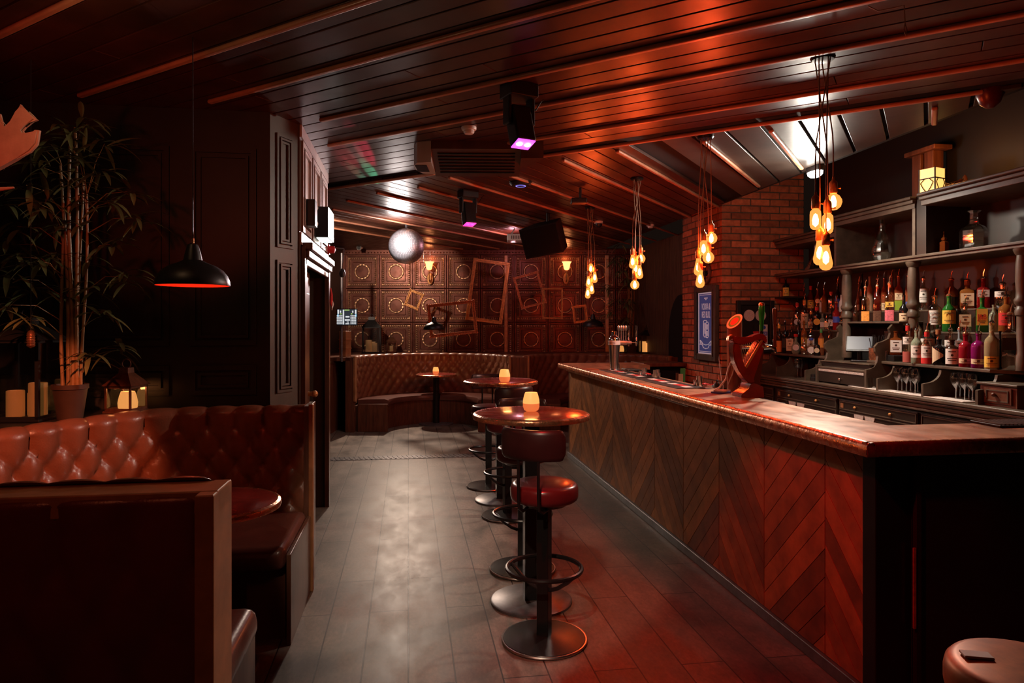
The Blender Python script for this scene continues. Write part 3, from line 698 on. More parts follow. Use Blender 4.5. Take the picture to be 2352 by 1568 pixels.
v = on_d(443, 656, 3.1); dl0 = dome_lamp('black dome pendant lamp with red inside, over the left front booth', v)
v2 = on_d(997, 757, 10.2)
f2 = dome_lamp('small black dome pendant lamp over the far booth table', v2)
dome_lamp('small dark dome pendant lamp over the far right booth, behind the shaker tower', on_d(1362, 750, 10.3))
v = on_d(71, 772, 3.35)
t = thing('cord_pendant', 'small ribbed copper lamp holder hanging among the bamboo leaves', 'lamp holder', v)
MB().lathe([(.003, .03), (.012, .025), (.018, .012)]+[(.0165+.003*(i % 2), .010-i*.006) for i in range(11)]+[(.001, -.058)], n=20).build('ribbed_holder', 'copper', t)
MB().cyl((0, 0, .028), (0, 0, CEIL-v.z), .0018, n=6).build('cord', 'blackp', t)
# antler fixed to the side wall beyond the left edge of the view
def fan(px, py): return ((px-40)*2.75/1570, (320-py)*2.75/1570)
out = [fan(*p) for p in ((-60, 415), (0, 388), (40, 366), (72, 350), (88, 332), (93, 300), (82, 299), (66, 311), (52, 310), (46, 300), (56, 288), (88, 276), (78, 268), (62, 258), (49, 240), (40, 258), (28, 280), (15, 300), (9, 292), (2, 262), (-12, 290), (-30, 300), (-45, 262), (-55, 300), (-90, 330), (-170, 400), (-235, 455), (-225, 480), (-150, 455))]
am = MB(); am.prism(out, -.012, .012)
bmesh.ops.bevel(am.bm, geom=[e for e in am.bm.edges if abs(e.verts[0].co.z-e.verts[1].co.z) < 1e-6], offset=.007, segments=2, affect='EDGES')
am.tube([(fan(-160, 448)[0], fan(-160, 448)[1], 0), (fan(-70, 445)[0], fan(-70, 445)[1], .03), (fan(0, 442)[0], fan(0, 442)[1], .05), (fan(45, 434)[0], fan(45, 434)[1], .03)], [.016, .014, .011, .004], 8)
am.tube([(fan(-215,462)[0],fan(-215,462)[1],0),(fan(-420,500)[0],fan(-420,500)[1],0),(fan(-730,520)[0],fan(-730,520)[1],0)],[.022,.026,.034],10)
for v_ in am.bm.verts: v_.co.z += .05*(v_.co.x+.02)**2
for v_ in am.bm.verts: v_.co = Vector((v_.co.x, -v_.co.z, v_.co.y))
ca = on_d(40, 320, 2.75); ao = am.build('moose_antler', 'antler', loc=ca, rz=-TH)
tag(ao, 'pale flat antler lit red, pointing in from the upper left wall above the bamboo', 'antler')
# ------------------------------------------------------------------ curved booths at the far wall
def far_booth(name, label, rc_, zc, R1=1.12):
    t = thing(name, label, 'banquette', cw(rc_, zc), -TH)      # local x right, y away, origin at the arc centre
    ri = R1-.47
    arc = [(R1*cos(a_), R1*sin(a_)) for a_ in [radians(188-196*i/24) for i in range(25)]]
    tufted(arc, 1 if False else -1, .40, 1.085, .150, .100, .040, .05, .985, step=.022, back=.08, u0=.5).build('backrest', 'leather', t, ang=70)
    for h0, h1 in ((92, 186), (-6, 88)):
        m = MB(); rings = []
        for i in range(33):
            a_ = radians(h0+(h1-h0)*i/32); c_, s_ = cos(a_), sin(a_)
            rings.append([m._v((r*c_, r*s_, z)) for r, z in ((ri, .37), (ri-.005, .41), (ri+.01, .445), (ri+.06, .462), (ri+.3, .462), (R1-.03, .455), (R1-.03, .37))])
        m.skin(rings); m.build('seat', 'seatl', t)
    m = MB(); rings = []
    for i in range(41):
        a_ = radians(-6+192*i/40); c_, s_ = cos(a_), sin(a_)
        rings.append([m._v((r*c_, r*s_, z)) for r, z in ((ri+.06, 0), (ri+.04, .10), (ri+.03, .37), (R1+.04, .37), (R1+.04, 0))])
    m.skin(rings); m.build('plinth', 'woodred', t)
    for sx in (-1, 1):
        MB().bx((sx*ri, -.16, 0), (sx*(R1-.04), -.12, .40), .004).build('seat_end_panel', 'woodred', t)
        MB().bx((sx*R1, -.20, 0), (sx*(R1+.125), -.12, 1.075), .004).build('end_panel', 'woodred', t)
        MB().bx((sx*(R1-.02), -.215, .44), (sx*(R1+.01), -.12, 1.09), .004).build('edge_strip', 'edge', t)
    return t
fb1 = far_booth('curved_banquette', 'curved red leather buttoned far booth around the low round table', -1.14, 9.98)
fb2 = far_booth('curved_banquette', 'dark curved leather booth at the far end, behind the bar and the cocktail shaker tower', 1.25, 9.98, 1.02)
lg = MB(); lp = [(-2.95, -.2)]
for cx_, rr_ in ((-1.14, 1.18), (1.25, 1.08)):
    lp += [(cx_-rr_, -.2 if cx_ < 0 else -.14)]+[(cx_+rr_*cos(a_), rr_*sin(a_)) for a_ in [radians(178-176*i/20) for i in range(21)]]+[(cx_+rr_, -.14)]
lp = [(x, y) for x, y in lp]; lp += [(2.40, -.14), (2.40, 1.94), (-2.95, 1.94)]
lg.prism(lp, 1.02, 1.068); struct('trim_71', lg, 'woodred', loc=cw(0, 9.98), rz=-TH, smooth=False)
# low panelled box left of the far booth, with the playback screen on it
t = thing('timber_cabinet', 'red-brown timber cabinet at the far left, beside the curved booth', 'cabinet', cw(-2.66, 9.60), -TH)
MB().bx((-.19, 0, 0), (.10, .5, .985), .004).build('body', 'woodred', t)
MB().bx((-.21, -.02, .985), (.11, .52, 1.02), .004).build('top', 'wood', t)
v = on_d(797, 728, 9.55)
t = thing('music_screen', 'bright music mixing screen on a grey pole at the far left', 'screen', v, -TH)
MB().bx((-.145, 0, -.118), (.145, .02, .118), .004).build('bezel', 'blackp', t)
MB().bx((-.136, -.002, -.108), (.136, .0, .108)).build('panel', 'screen', t, smooth=False)
sw = MB(); sg_ = MB(); sb_ = MB()
for s_ in (-1, 1):
    for i in range(5):
        for j in range(6): sw.bx((s_*.096-.040+i*.0165-.006, -.004, -.098+j*.022), (s_*.096-.040+i*.0165+.006, -.002, -.098+j*.022+.014))
    sw.bx((s_*.122-.010, -.004, .045), (s_*.122+.010, -.002, .104)); sw.bx((s_*.085-.012, -.004, .06), (s_*.085+.004, -.002, .09)); sg_.bx((s_*.075-.018, -.004, .038), (s_*.075+.0, -.002, .052)); sb_.bx((s_*.125-.009, -.004, .005), (s_*.125+.009, -.002, .04))
sw.bx((-.058, -.004, -.102), (-.040, -.002, .104)); sw.bx((-.02, -.004, -.005), (.035, -.002, .015)); sw.bx((-.03, -.004, -.05), (.04, -.002, -.03)); sw.bx((-.02, -.004, -.10), (.03, -.002, -.085)); sg_.bx((-.035, -.004, .092), (.035, -.002, .104)); sw.bx((0, -.004, -.08), (.006, -.002, -.055)); sw.bx((.015, -.004, -.08), (.021, -.002, -.06))
sw.build('white_keys', 'screenw', t, smooth=False); sg_.build('lime_keys', 'screeng', t, smooth=False); sb_.build('cyan_keys', 'screenb', t, smooth=False)
MB().cyl((-.09, .06, 1.02-v.z), (-.09, .06, .90), .016).build('pole', 'greymetal', t)
MB().box((-.06, .035, 0), (.07, .04, .06)).build('mount', 'blackp', t)
v = cw(-2.47, 10.05, 1.068)
tag(MB().bx((-.05, -.05, 0), (.06, .10, .38), .004).bx((-.056, -.056, .12), (.066, .106, .132)).bx((-.056, -.056, .25), (.066, .106, .262)).build('wooden_crate', 'edge', loc=v, rz=-TH-.3), 'narrow pale wooden crate standing on the far left ledge under the screen', 'crate')
v = on_d(838, 812, 10.75); v.z = 1.0685
v = cw(-2.33, 11.35, 1.0685)
lantern('large black far lantern with pale pillar candles, on the ledge under the pressed panels', v, -TH+.15, .30, .43, .17, [(-.05, 0, .05, .20, 'waxdim', False), (.045, -.02, .045, .15, 'waxdim', False), (.02, .06, .04, .17, 'waxdim', False)], post=.016, roof_m='blackp')
v = cw(-2.02, 11.45, 1.0685)
lantern('small dark far lantern beside the large black one on the ledge', v, -TH+.3, .15, .19, .10, [(0, 0, .03, .10, 'waxdim', False)], post=.012, frame_m='wood')
# far right ledge: bamboo and two lit lanterns
v = cw(2.02, 11.62, 1.0685)
sp = []
rn = random.Random(5)
for px, py in ((1446, 690), (1440, 640), (1444, 650), (1420, 690), (1442, 600), (1430, 590), (1415, 600), (1440, 730), (1436, 740), (1400, 660), (1428, 560), (1430, 620), (1440, 700), (1405, 720)):
    sp.append(on_d(px, py, 11.3+rn.uniform(-.3, .2)))
bamboo('dark bamboo plant on the far ledge, behind the hanging bulbs', v, .13, .26, [(-.03, 0, -.05, .02, 1.2, .012), (-.005, .02, -.02, .03, 1.35, .012), (.02, -.01, .02, 0, 1.45, .013), (.05, .015, .07, .04, 1.25, .011)], sp, 23, 1.35)
v = cw(1.78, 10.95+.45, 1.0685); v = cw(1.80, 11.36, 1.0685)
lantern('far lantern with a single round orange candle, behind the shaker tower', cw(1.80, 11.30, 1.0685), -TH, .17, .22, .1, [(0, 0, .055, .11, 'votive', True)], post=.012)
lantern('far lantern with lit square-edged pillar candles, left of the plank wall', cw(2.22, 11.2, 1.0685), -TH, .26, .30, .12, [(-.055, 0, .034, .18, 'votive', False), (.03, 0, .050, .155, 'votive', False)], post=.018)
# empty picture frames hanging on wires in front of the panels
def hung_frame(label, corners, z, wf, m, name='picture_frame', inner=None, ornate=False):
    P = [on_d(px, py, z) for px, py in corners]; c = sum(P, Vector())/4
    ex = ((P[1]-P[0])+(P[2]-P[3])); w = ex.length/2; ey = ((P[0]-P[3])+(P[1]-P[2])); h = ey.length/2
    ex.normalize(); nrm = Vector((ST, CT, 0)); ez = -nrm; ex = (ex-nrm*ex.dot(nrm)).normalized(); ey2 = ez.cross(ex)
    t = thing(name, label, 'picture frame', c, -TH)
    loc_ = RZ(TH) ; X = loc_ @ ex; Y = loc_ @ ey2
    fm = MB(); T_ = frame4((0, 0, 0), X, Y, (0, -1, 0)); fm.T = T_
    def bars(o, ww, d0, d1, b=.004):
        a_, b_ = w/2-o, h/2-o
        fm.bx((-a_, b_-ww, d0), (a_, b_, d1), b); fm.bx((-a_, -b_, d0), (a_, -b_+ww, d1), b); fm.bx((-a_, -b_+ww, d0), (-a_+ww, b_-ww, d1), b); fm.bx((a_-ww, -b_+ww, d0), (a_, b_-ww, d1), b)
    bars(0, wf*.45, 0, .030); bars(wf*.42, wf*.35, 0, .016); bars(wf*.74, wf*.26, 0, .024)
    fm.build('moulding', m, t)
    if ornate:
        om = MB(); om.T = T_; n1, n2 = int(w/.032), int(h/.032)
        for i in range(n1+1):
            for s_ in (-1, 1): om.ball((-w/2+w*i/n1, s_*(h/2-wf*.2), .028), wf*.26, 6, 4)
        for i in range(n2+1):
            for s_ in (-1, 1): om.ball((s_*(w/2-wf*.2), -h/2+h*i/n2, .028), wf*.26, 6, 4)
        om.build('carved_edge', m, t)
    tops = sorted([Vector((sx*w/2*.86, 0, 0)) @ Matrix.Identity(3) for sx in (-1, 1)], key=lambda q: q.x)
    for q in tops:
        p = X*q.x+Y*(h/2)
        wt = MB().cyl(p+Vector((0, 0, -.005)), (p.x, p.y, CEIL-c.z), .0016, n=5).build('hanging_wire', 'blackp', t)
    return t
hung_frame('smallest tilted gold picture frame, just below the mirror ball', ((943.6, 663), (975, 676), (960, 713), (927, 700)), 10.9, .040, 'brass', ornate=True)
hung_frame('large upright double-edged gold picture frame, tallest of the hanging frames', ((1087.8, 593), (1172, 603), (1153, 746), (1069, 733)), 11.0, .055, 'brass')
hung_frame('wide landscape red-gold picture frame hanging lowest, beside the small dome lamp', ((979, 699), (1090, 688.5), (1097.5, 764), (989.5, 776.5)), 10.75, .050, 'gold2', ornate=True)
hung_frame('dark square carved picture frame right of the tallest gold frame', ((1179.6, 637.5), (1238, 621), (1253.6, 696), (1196, 711.5)), 10.9, .038, 'gold2', ornate=True)
hung_frame('thin gold picture frame with a ragged top edge, right of the dark carved frame', ((1252, 661), (1298, 663), (1287, 731), (1241, 732)), 10.7, .024, 'brass')
hung_frame('small tilted gold picture frame farthest right of the hanging frames', ((1312, 704), (1345, 698), (1352, 740), (1319, 742)), 11.1, .040, 'brass')
# wall sconces
def sconce(label, px):
    v = on_d(px, 640, 11.93); t = thing('wall_sconce', label, 'wall lamp', v, -TH)
    MB().lathe([(.001, -.02), (.04, -.02), (.055, 0), (.05, .012), (.001, .02)], (0, .0, 0), 24, RX(pi/2), 1, 1.9).build('back_plate', 'brass', t)
    MB().tube([(0, -.02, -.02), (0, -.08, -.06), (0, -.13, -.02), (0, -.14, .06), (0, -.14, .14)], .009).build('arm', 'brass', t)
    MB().lathe([(.02, .14), (.045, .155), (.055, .20), (.062, .25), (.085, .285), (.08, .285), (.055, .25), (.04, .17), (.001, .15)], (0, -.14, 0), 24).build('glass_shade', 'sconce', t)
    L = bpy.data.lights.new('sconce_glow', 'POINT'); L.energy = 1.6; L.color = (1, .30, .10); L.shadow_soft_size = .05
    o = bpy.data.objects.new('sconce_glow', L); COL.objects.link(o); o.location = cw((px-CX)/FL*11.93, 11.79, 1.55+(744-640)/FL*11.93+.36); return t
sconce('wall lamp with lit tulip shade on the panel right under the mirror ball', 988); sconce('wall lamp with lit tulip shade on the right, left of the hanging bulbs', 1300)
# mirror ball
v = on_d(933, 565, 8.9); R_ = .232
t = thing('mirror_ball', 'large mirror ball hanging under the far ceiling', 'mirror ball', v)
bm_ = MB(); nl = 34
for i in range(nl):
    t0, t1 = pi*i/nl, pi*(i+1)/nl; nn = max(4, int(2*nl*sin((t0+t1)/2)))
    for j in range(nn):
        p0, p1 = 2*pi*j/nn+.01, 2*pi*(j+1)/nn-.01; e = .004
        q = [Vector((R_*sin(tt)*cos(pp), R_*sin(tt)*sin(pp), R_*cos(tt))) for tt, pp in ((t0+e, p0), (t1-e, p0), (t1-e, p1), (t0+e, p1))]
        if min((q[0]-q[3]).length, (q[1]-q[2]).length) < 1e-4: continue
        bm_.face(q)
bm_.build('mirror_tiles', 'mirror', t, smooth=False)
MB().ball((0, 0, 0), R_*.985, 40, 24).build('core', 'greymetal', t)
MB().cyl((0, 0, R_*.98), (0, 0, CEIL-v.z), .018).build('motor', 'greymetal', t)
# ceiling fittings
def ceil_at(px, py): return on_h(px, py, CEIL)
def moving_head(label, px, py, sc, tilt, yaw, lens):
    v = ceil_at(px, py); t = thing('moving_head_light', label, 'stage light', v, yaw)
    MB().bx((-.085*sc, -.07*sc, -.075*sc), (.085*sc, .07*sc, +.002), .008).build('base', 'blackp', t)
    for s_ in (-1, 1): MB().bx((s_*.062*sc, -.035*sc, -.22*sc), (s_*.082*sc, .035*sc, -.07*sc), .006).build('yoke_arm', 'blackp', t)
    R_ = RX(tilt); hd = MB(); c = Vector((0, 0, -.185*sc))
    hd.box(c+R_ @ Vector((0, 0, -.045*sc)), (.118*sc, .10*sc, .215*sc), R_, .014*sc); h = hd.build('head', 'blackp', t)
    MB().box(c+R_ @ Vector((0, 0, -.1535*sc)), (.104*sc, .088*sc, .006*sc), R_).build('lens_plate', lens, h, smooth=False)
    ln = MB()
    for x in (-.025, .025): ln.ball(c+R_ @ Vector((x*sc, 0, -.157*sc)), .018*sc, 12, 8, (1, 1, .5))
    ln.build('lens', 'purplew' if lens == 'purple' else lens, h)
    MB().tube([(.08*sc, .03*sc, -.04*sc), (.14*sc, .06*sc, -.10*sc), (.2*sc, .1*sc, -.03*sc), (.24*sc, .14*sc, -.002)], .004).build('cable', 'blackp', t); return t
moving_head('nearer black moving head light on the ceiling, purple lens glowing', 1192, 196, 1.0, radians(-18), -TH+.5, 'purple')
M['magenta'] = glow('magenta_led', (.9, .03, .35), 2.)
moving_head('farther black moving head light on the ceiling, magenta lens, right of the mirror ball', 1075, 438, 1.0, radians(-14), -TH+.5, 'magenta')
def smoke(label, px, py, s=1.):
    v = ceil_at(px, py); t = thing('smoke_detector', label, 'smoke detector', v)
    MB().lathe([(.001, 0), (.05*s, 0), (.05*s, -.012), (.046*s, -.020), (.001, -.020)], n=28).build('base', 'white', t)
    MB().lathe([(.001, -.020), (.034*s, -.020), (.036*s, -.034), (.028*s, -.044), (.001, -.046)], n=28).build('sensor', 'white', t)
smoke('white smoke detector on the near ceiling boards, left of the nearer moving head', 1077, 292)
smoke('white smoke detector on the far dark ceiling, between two hanging bulb clusters', 1494, 516)
v = ceil_at(1196, 418); t = thing('wireless_access_point', 'flat black disc with a blue ring under the far ceiling', 'access point', v)
MB().lathe([(.001, .003), (.10, .003), (.105, -.012), (.085, -.034), (.001, -.040)], n=36).build('body', 'blackp', t)
MB().torus((0, 0, -.036), .045, .003, 32, 6).build('light_ring', 'bluering', t)
v = ceil_at(1375, 508); t = thing('dome_camera', 'small pale dome camera on the far ceiling above the leftmost bulbs', 'camera', v)
MB().lathe([(.001, 0), (.055, 0), (.055, -.03), (.001, -.03)], n=24).build('mount', 'white', t); MB().ball((0, 0, -.035), .046, 20, 12).build('dome', 'blackp', t)
v = ceil_at(1333, 432); t = thing('ceiling_sensor', 'black box on a short ceiling arm, right of the disc with the blue ring', 'sensor', v, -TH)
MB().cyl((0, 0, 0), (0, 0, -.10), .012).build('arm', 'blackp', t); MB().bx((-.09, -.06, -.15), (.06, .06, -.10), .01).build('body', 'blackp', t)
# shallow ceiling air unit: wedge hanging from the boards
v = cw(0, 0, 0); t = thing('ceiling_air_unit', 'long glossy dark ceiling air unit with a chrome left end', 'air conditioner', cw(-.28, 5.06, CEIL), -TH+.02)
def wedge(mb, x0, x1, ya, yb, ha, hb, b=0): mb.prism([(ya, 0), (yb, 0), (yb, -hb), (ya, -ha)], x0, x1, Matrix(((0, 0, 1, 0), (1, 0, 0, 0), (0, 1, 0, 0), (0, 0, 0, 1))))
m = MB(); wedge(m, -.30, .34, -.20, .20, .055, .165); m.build('body', 'wood', t, smooth=False)
m = MB(); m.prism([(-.30, -.20), (-.30, .19), (-.40, .17), (-.435, .05), (-.435, -.08), (-.40, -.18)], -.150, -.001); m.build('end_cap', 'capmetal', t)
MB().bx((-.425, -.10, -.154), (-.34, .10, -.150)).build('end_vent', 'void', t)
m = MB(); m.prism([(.34, -.20), (.34, .20), (.46, -.10), (.50, -.21)], -.12, -.001); m.build('end_cap', 'wood', t)
m = MB(); a_ = math.atan2(.11, .40)
for i in range(7): m.box((.02, -.14+i*.045, -.072-i*.0124-.004), (.56, .012, .008), RX(-a_))
m.build('grille', 'blackp', t, smooth=False)
# loudspeaker and projector near the far wall
v = on_d(1255, 546, 8.0); t = thing('loudspeaker', 'big black loudspeaker tilted under the far ceiling', 'loudspeaker', v, -TH+radians(-24))
m = MB(); R_ = RX(radians(18)) @ RY(radians(-8)); m.T = R_.to_4x4(); m.prism([(-.235, -.185), (.235, -.185), (.16, .185), (-.16, .185)], -.175, .175); m.build('cabinet', 'blackp', t, smooth=False)
m = MB(); m.T = R_.to_4x4(); m.bx((-.22, -.191, -.16), (.22, -.1855, .16)); m.build('grille', 'grille', t, smooth=False)
MB().cyl((0, .05, .10), (0, .05, CEIL+.004-v.z), .02).build('bracket', 'blackp', t)
v = on_d(1190, 547, 9.3); t = thing('projector', 'white ceiling projector left of the tilted loudspeaker', 'projector', v, -TH)
MB().bx((-.15, -.13, -.045), (.15, .13, .045), .012).build('body', 'white', t); m = MB()
for i in range(9): m.bx((-.09+i*.022, -.1315, -.025), (-.082+i*.022, -.130, .02))
m.build('vent_slots', 'blackp', t, smooth=False)
m = MB()
for x, y in ((-.10, -.08), (.10, -.08), (.10, .08), (-.10, .08)): m.tube([(x, y, .045), (x*.4, y*.4, .14)], .006)
m.cyl((0, 0, .13), (0, 0, CEIL-v.z), .018); m.build('ceiling_mount', 'white', t)
# fittings on the door wall
t = thing('exit_light_box', 'white illuminated box sign above the left door with a green light under it', 'exit sign', (XW, 5.35, 2.29), 0)
MB().bx((.025, -.17, -.10), (.115, .17, .125), .004).build('housing', 'blackp', t)
MB().bx((.115, -.165, -.10), (.121, .165, .12)).build('lit_face', 'sign', t, smooth=False)
MB().bx((.03, -.15, -.106), (.11, .15, -.1005)).build('lower_diffuser', 'sign', t, smooth=False)
MB().ball((.07, .05, -.112), .009, 10, 6).build('indicator', 'green_g', t); MB().bx((.012, -.05, -.03), (.03, .05, .03)).build('bracket', 'blackp', t)
t = thing('twin_spot_light', 'small black twin emergency spot beside the white box sign', 'emergency light', (XW, 4.80, 2.30), 0)
MB().bx((.02, -.06, -.09), (.08, .06, .09), .006).build('body', 'blackp', t)
for z in (-.055, .055): MB().lathe([(.001, 0), (.026, 0), (.032, .025), (.001, .028)], (.05, .06, z), 16, RX(-pi/2)).build('spot', 'white', t)
t = thing('alarm_beacon', 'small red alarm beacon on the end of the door wall', 'alarm', (XW, 6.05, 2.19), 0)
MB().lathe([(.001, 0), (.042, 0), (.042, .03), (.001, .03)], (.0, .0, 0), 20, RY(pi/2)).lathe([(.001, .03), (.034, .03), (.03, .07), (.001, .082)], (.0, 0, 0), 20, RY(pi/2)).build('body', 'redplastic', t)
v1 = on_d(786, 620, 5.9)
t = thing('conduit_pipe', 'thin grey bent conduit pipe left of the pressed panels', 'pipe', v1, -TH)
a_ = on_d(763, 568, 5.9)-v1; b_ = on_d(790, 571, 5.9)-v1; LR = RZ(TH)
MB().tube([LR @ a_, LR @ (b_+Vector((-.02, 0, 0))), LR @ b_, LR @ (b_+Vector((.003, 0, -.02))), (0, 0, 0)], .006).build('pipe', 'greymetal', t)
MB().lathe([(.001, -.065), (.020, -.058), (.028, -.03), (.02, .0), (.009, .012), (.001, .012)]).build('lamp_holder', 'blackp', t)
v = on_d(828, 572, 11.6); t = thing('wall_camera', 'small pale wall camera above the leftmost pressed panel', 'camera', v, -TH)
MB().cyl((0, -.12, .01), (0, .04, .04), .038).build('body', 'white', t); MB().cyl((0, -.128, .0085), (0, -.119, .010), .033).build('lens', 'blackp', t); MB().cyl((0, .02, .04), (0, .34, .12), .014).build('arm', 'blackp', t)

v = on_x(757, 690, XW+.036); t = thing('red_ribbon', 'small red and white ribbon hanging on the edge of the left door frame', 'ribbon', (XW+.037, 6.02, v.z+.05))
m = MB(); m.tube([(0, .028, .06), (.008, .03, 0), (.004, .034, -.06), (.012, .03, -.10)], [.006, .012, .016, .004], 8); m.build('red_cloth', 'red_l', t); MB().tube([(.012, .034, -.03), (.016, .036, -.08), (.01, .04, -.13)], [.004, .012, .005], 8).build('white_cloth', 'paper', t)
# ------------------------------------------------------------------ the bar counter
BX = 1.86; BT = 1.09
bar = thing('bar_counter', 'long bar counter with chevron wood front and worn copper top', 'bar counter', (0, 0, 0))
bt = MB(); bt.prism([(1.765, 2.42), (3.45, 2.42), (3.45, 2.815), (2.155, 2.815), (2.155, 7.35), (2.68, 7.35), (2.68, 7.90), (1.765, 7.90)], 1.040, BT)
bt.build('bar_top', 'bartop', bar, smooth=False)
eg = MB(); eg.prism([(-.016, 1.036), (-.021, 1.05), (-.018, 1.078), (-.008, 1.0915), (.012, 1.0915), (.012, 1.036)], 2.40, 7.905, Matrix(((1, 0, 0, 1.765), (0, 0, 1, 0), (0, 1, 0, 0), (0, 0, 0, 1))))
eg.prism([(-.020, 1.036), (-.023, 1.05), (-.020, 1.078), (-.012, 1.0915), (.012, 1.0915), (.012, 1.036)], 1.750, 3.45, Matrix(((0, 0, 1, 0), (1, 0, 0, 2.42), (0, 1, 0, 0), (0, 0, 0, 1))))
eg.build('hammered_edge', 'copper', bar, ang=60)
MB().bx((BX+.02, 2.56, 0), (2.10, 7.82, 1.04)).bx((2.0, 2.47, 0), (3.45, 2.74, 1.04)).build('carcass', 'wood', bar, smooth=False)
seams = [2.556, 2.84, 3.374, 3.905, 4.45, 5.0, 5.55, 6.08, 6.66, 7.23, 7.79]
for i, (y0, y1) in enumerate(zip(seams, seams[1:])):
    m = MB(); sg = 1 if i % 2 == 0 else -1; vs = .128; w = y1-y0; j = -8
    # boards at 45 degrees; sg=+1 rises towards the near end
    yy0 = y0 if i else y1-.54
    ya, yb = yy0+.003, y1-.003
    zz = -1.0
    while zz < 2.0:
        za = zz; zb = zz+vs-.005
        A = [(ya, za), (yb, za+sg*(-1)*(yb-ya)*-1 if False else za+(yb-ya)*sg), (yb, zb+(yb-ya)*sg), (ya, zb)]
        f0 = [m._v((BX, y, z)) for y, z in A]; f1 = [m._v((BX+.018, y, z)) for y, z in A]
        for q in range(4): m.bm.faces.new((f0[q], f0[(q+1) % 4], f1[(q+1) % 4], f1[q]))
        m.bm.faces.new(f0); m.bm.faces.new(list(reversed(f1))); zz += vs
    def cut(co_, no):
        r = bmesh.ops.bisect_plane(m.bm, geom=m.bm.verts[:]+m.bm.edges[:]+m.bm.faces[:], plane_co=co_, plane_no=no, clear_outer=True)
        bmesh.ops.holes_fill(m.bm, edges=[e for e in m.bm.edges if e.is_boundary], sides=8)
    cut((0, 0, .06), (0, 0, -1)); cut((0, 0, 1.035), (0, 0, 1)); cut((0, y0+.002, 0), (0, -1, 0))
    m.build('front_panel', 'chev', bar, smooth=False)
MB().bx((BX-.022, 2.56, 0), (BX+.02, 7.82, .058), .006).build('kick_strip', 'greymetal', bar)
MB().bx((BX-.03, 4.3, 1.000), (BX+.0, 7.84, 1.030), .004).build('metal_channel', 'steel', bar)
MB().bx((BX-.02, 2.475, 0), (2.0, 2.556, 1.04), .004).build('corner_post', 'black', bar)
MB().bx((2.0, 2.455, 0), (3.45, 2.475, 1.04)).bx((2.0, 2.447, .0), (2.02, 2.456, 1.04)).build('end_panel', 'wall', bar, smooth=False)
MB().bx((1.985, 2.444, .34), (1.995, 2.452, .66)).build('bolt_plate', 'brass', bar)
MB().bx((BX, 7.80, 0), (2.66, 7.83, 1.04)).build('far_end_panel', 'woodred', bar, smooth=False)
# service shelf by the pillar
t = thing('service_shelf', 'wooden service counter against the brick pillar beyond the bar', 'counter', (0, 0, 0))
MB().bx((2.82, 7.95, 1.03), (3.37, 8.45, 1.075), .008).build('top', 'woodred', t); MB().bx((2.90, 8.05, 0), (3.36, 8.42, 1.03)).build('body', 'void', t, smooth=False)
# things on the bar top
def onbar(px, py, dz=.0008): v = on_h(px, py, BT); v.z = BT+dz; return v
v = onbar(1411, 851); k_ = .00433*v.y/6.72
t = thing('shaker_tower', 'giant steel cocktail shaker tap tower at the far end of the bar', 'drinks tower', v, -TH)
MB().lathe([(.001, 0), (.062, 0), (.062, .008), (.046, .012), (.040, .02), (.041, .05), (.055, .24), (.0575, .255)], n=40).build('lower_body', 'steel', t)
MB().lathe([(.001, .255), (.0605, .255), (.0605, .297), (.001, .297)], n=40).build('band', 'white', t)
MB().lathe([(.001, .297), (.058, .297), (.057, .312), (.048, .332), (.030, .345), (.0265, .350), (.0285, .352), (.0265, .385), (.020, .390), (.001, .390)], n=40).build('cap', 'chrome', t)
text('COCKTAILS', .021, 'black_l', t, frame4((-.036, -.0495, .275), (cos(.62), -sin(.62), 0), (0, 0, 1), (-sin(.62), -cos(.62), 0)), fit=.085)
MB().lathe([(.001, 0), (.026, 0), (.026, .07), (.019, .075), (.019, .12), (.001, .12)], (.05, 0, .277), 24, RY(pi/2)).cyl((.16, 0, .277), (.215, 0, .277), .005).build('tap_manifold', 'steel', t)
for x in (.042, .067, .088, .112):
    MB().cyl((x, -.01, .29), (x, -.01, .385), .0058).lathe([(.001, -.028), (.010, -.02), (.014, .0), (.012, .022), (.006, .03), (.001, .031)], (x, -.01, .415), 16, None, 1, .6).build('tap_handle', 'steel', t)
for x in (.142, .218):
    MB().lathe([(.001, -.06), (.008, -.06), (.012, -.03), (.010, .02), (.006, .03), (.008, .04), (.011, .10), (.010, .145), (.001, .15)], (x, 0, .30), 16).build('tap_handle', 'chrome', t)
# bar mats with red and white strips
def barmat(label, y0, y1, x0=1.885, x1=2.10):
    c = ((x0+x1)/2, (y0+y1)/2, BT+.0006); w, l = x1-x0, y1-y0
    t = thing('bar_mat', label, 'bar mat', c, 0)
    MB().bx((-w/2, -l/2, 0), (w/2, l/2, .006), .002).build('mat', 'rubber', t)
    a_ = MB(); b_ = MB()
    for yy in (-l*.27, l*.22):
        for s_ in (-1, 1): a_.bx((-.03, yy+s_*.045-.04, .0062), (.04, yy+s_*.045+.035, .0066)); b_.bx((-.035, yy+s_*.13-.05, .0062), (.03, yy+s_*.13+.045, .0066))
    a_.build('red_print', 'red_l', t, smooth=False); b_.build('white_print', 'paper', t, smooth=False)
barmat('black bar mat with red and white print, in front of the shaker tower', 5.60, 6.62); barmat('second black bar mat with red and white print, nearer the harp tower', 4.62, 5.52)
def cup(label, px, py, r, h, group=None, m='steel'):
    o = MB().lathe([(.001, 0), (r*.92, 0), (r, .003), (r, h), (r*.92, h), (r*.90, .006), (.001, .005)], n=24).build('steel_cup', m, loc=onbar(px, py, .0072)); return tag(o, label, 'cup', group)
cup('small steel cup right in front of the shaker tower', 1419, 849, .016, .055); cup('slim steel cup at the near corner of the far bar mat', 1471, 864, .014, .042); cup('taller steel cup beside the red-filled dish on the far mat', 1480, 863.5, .020, .066)
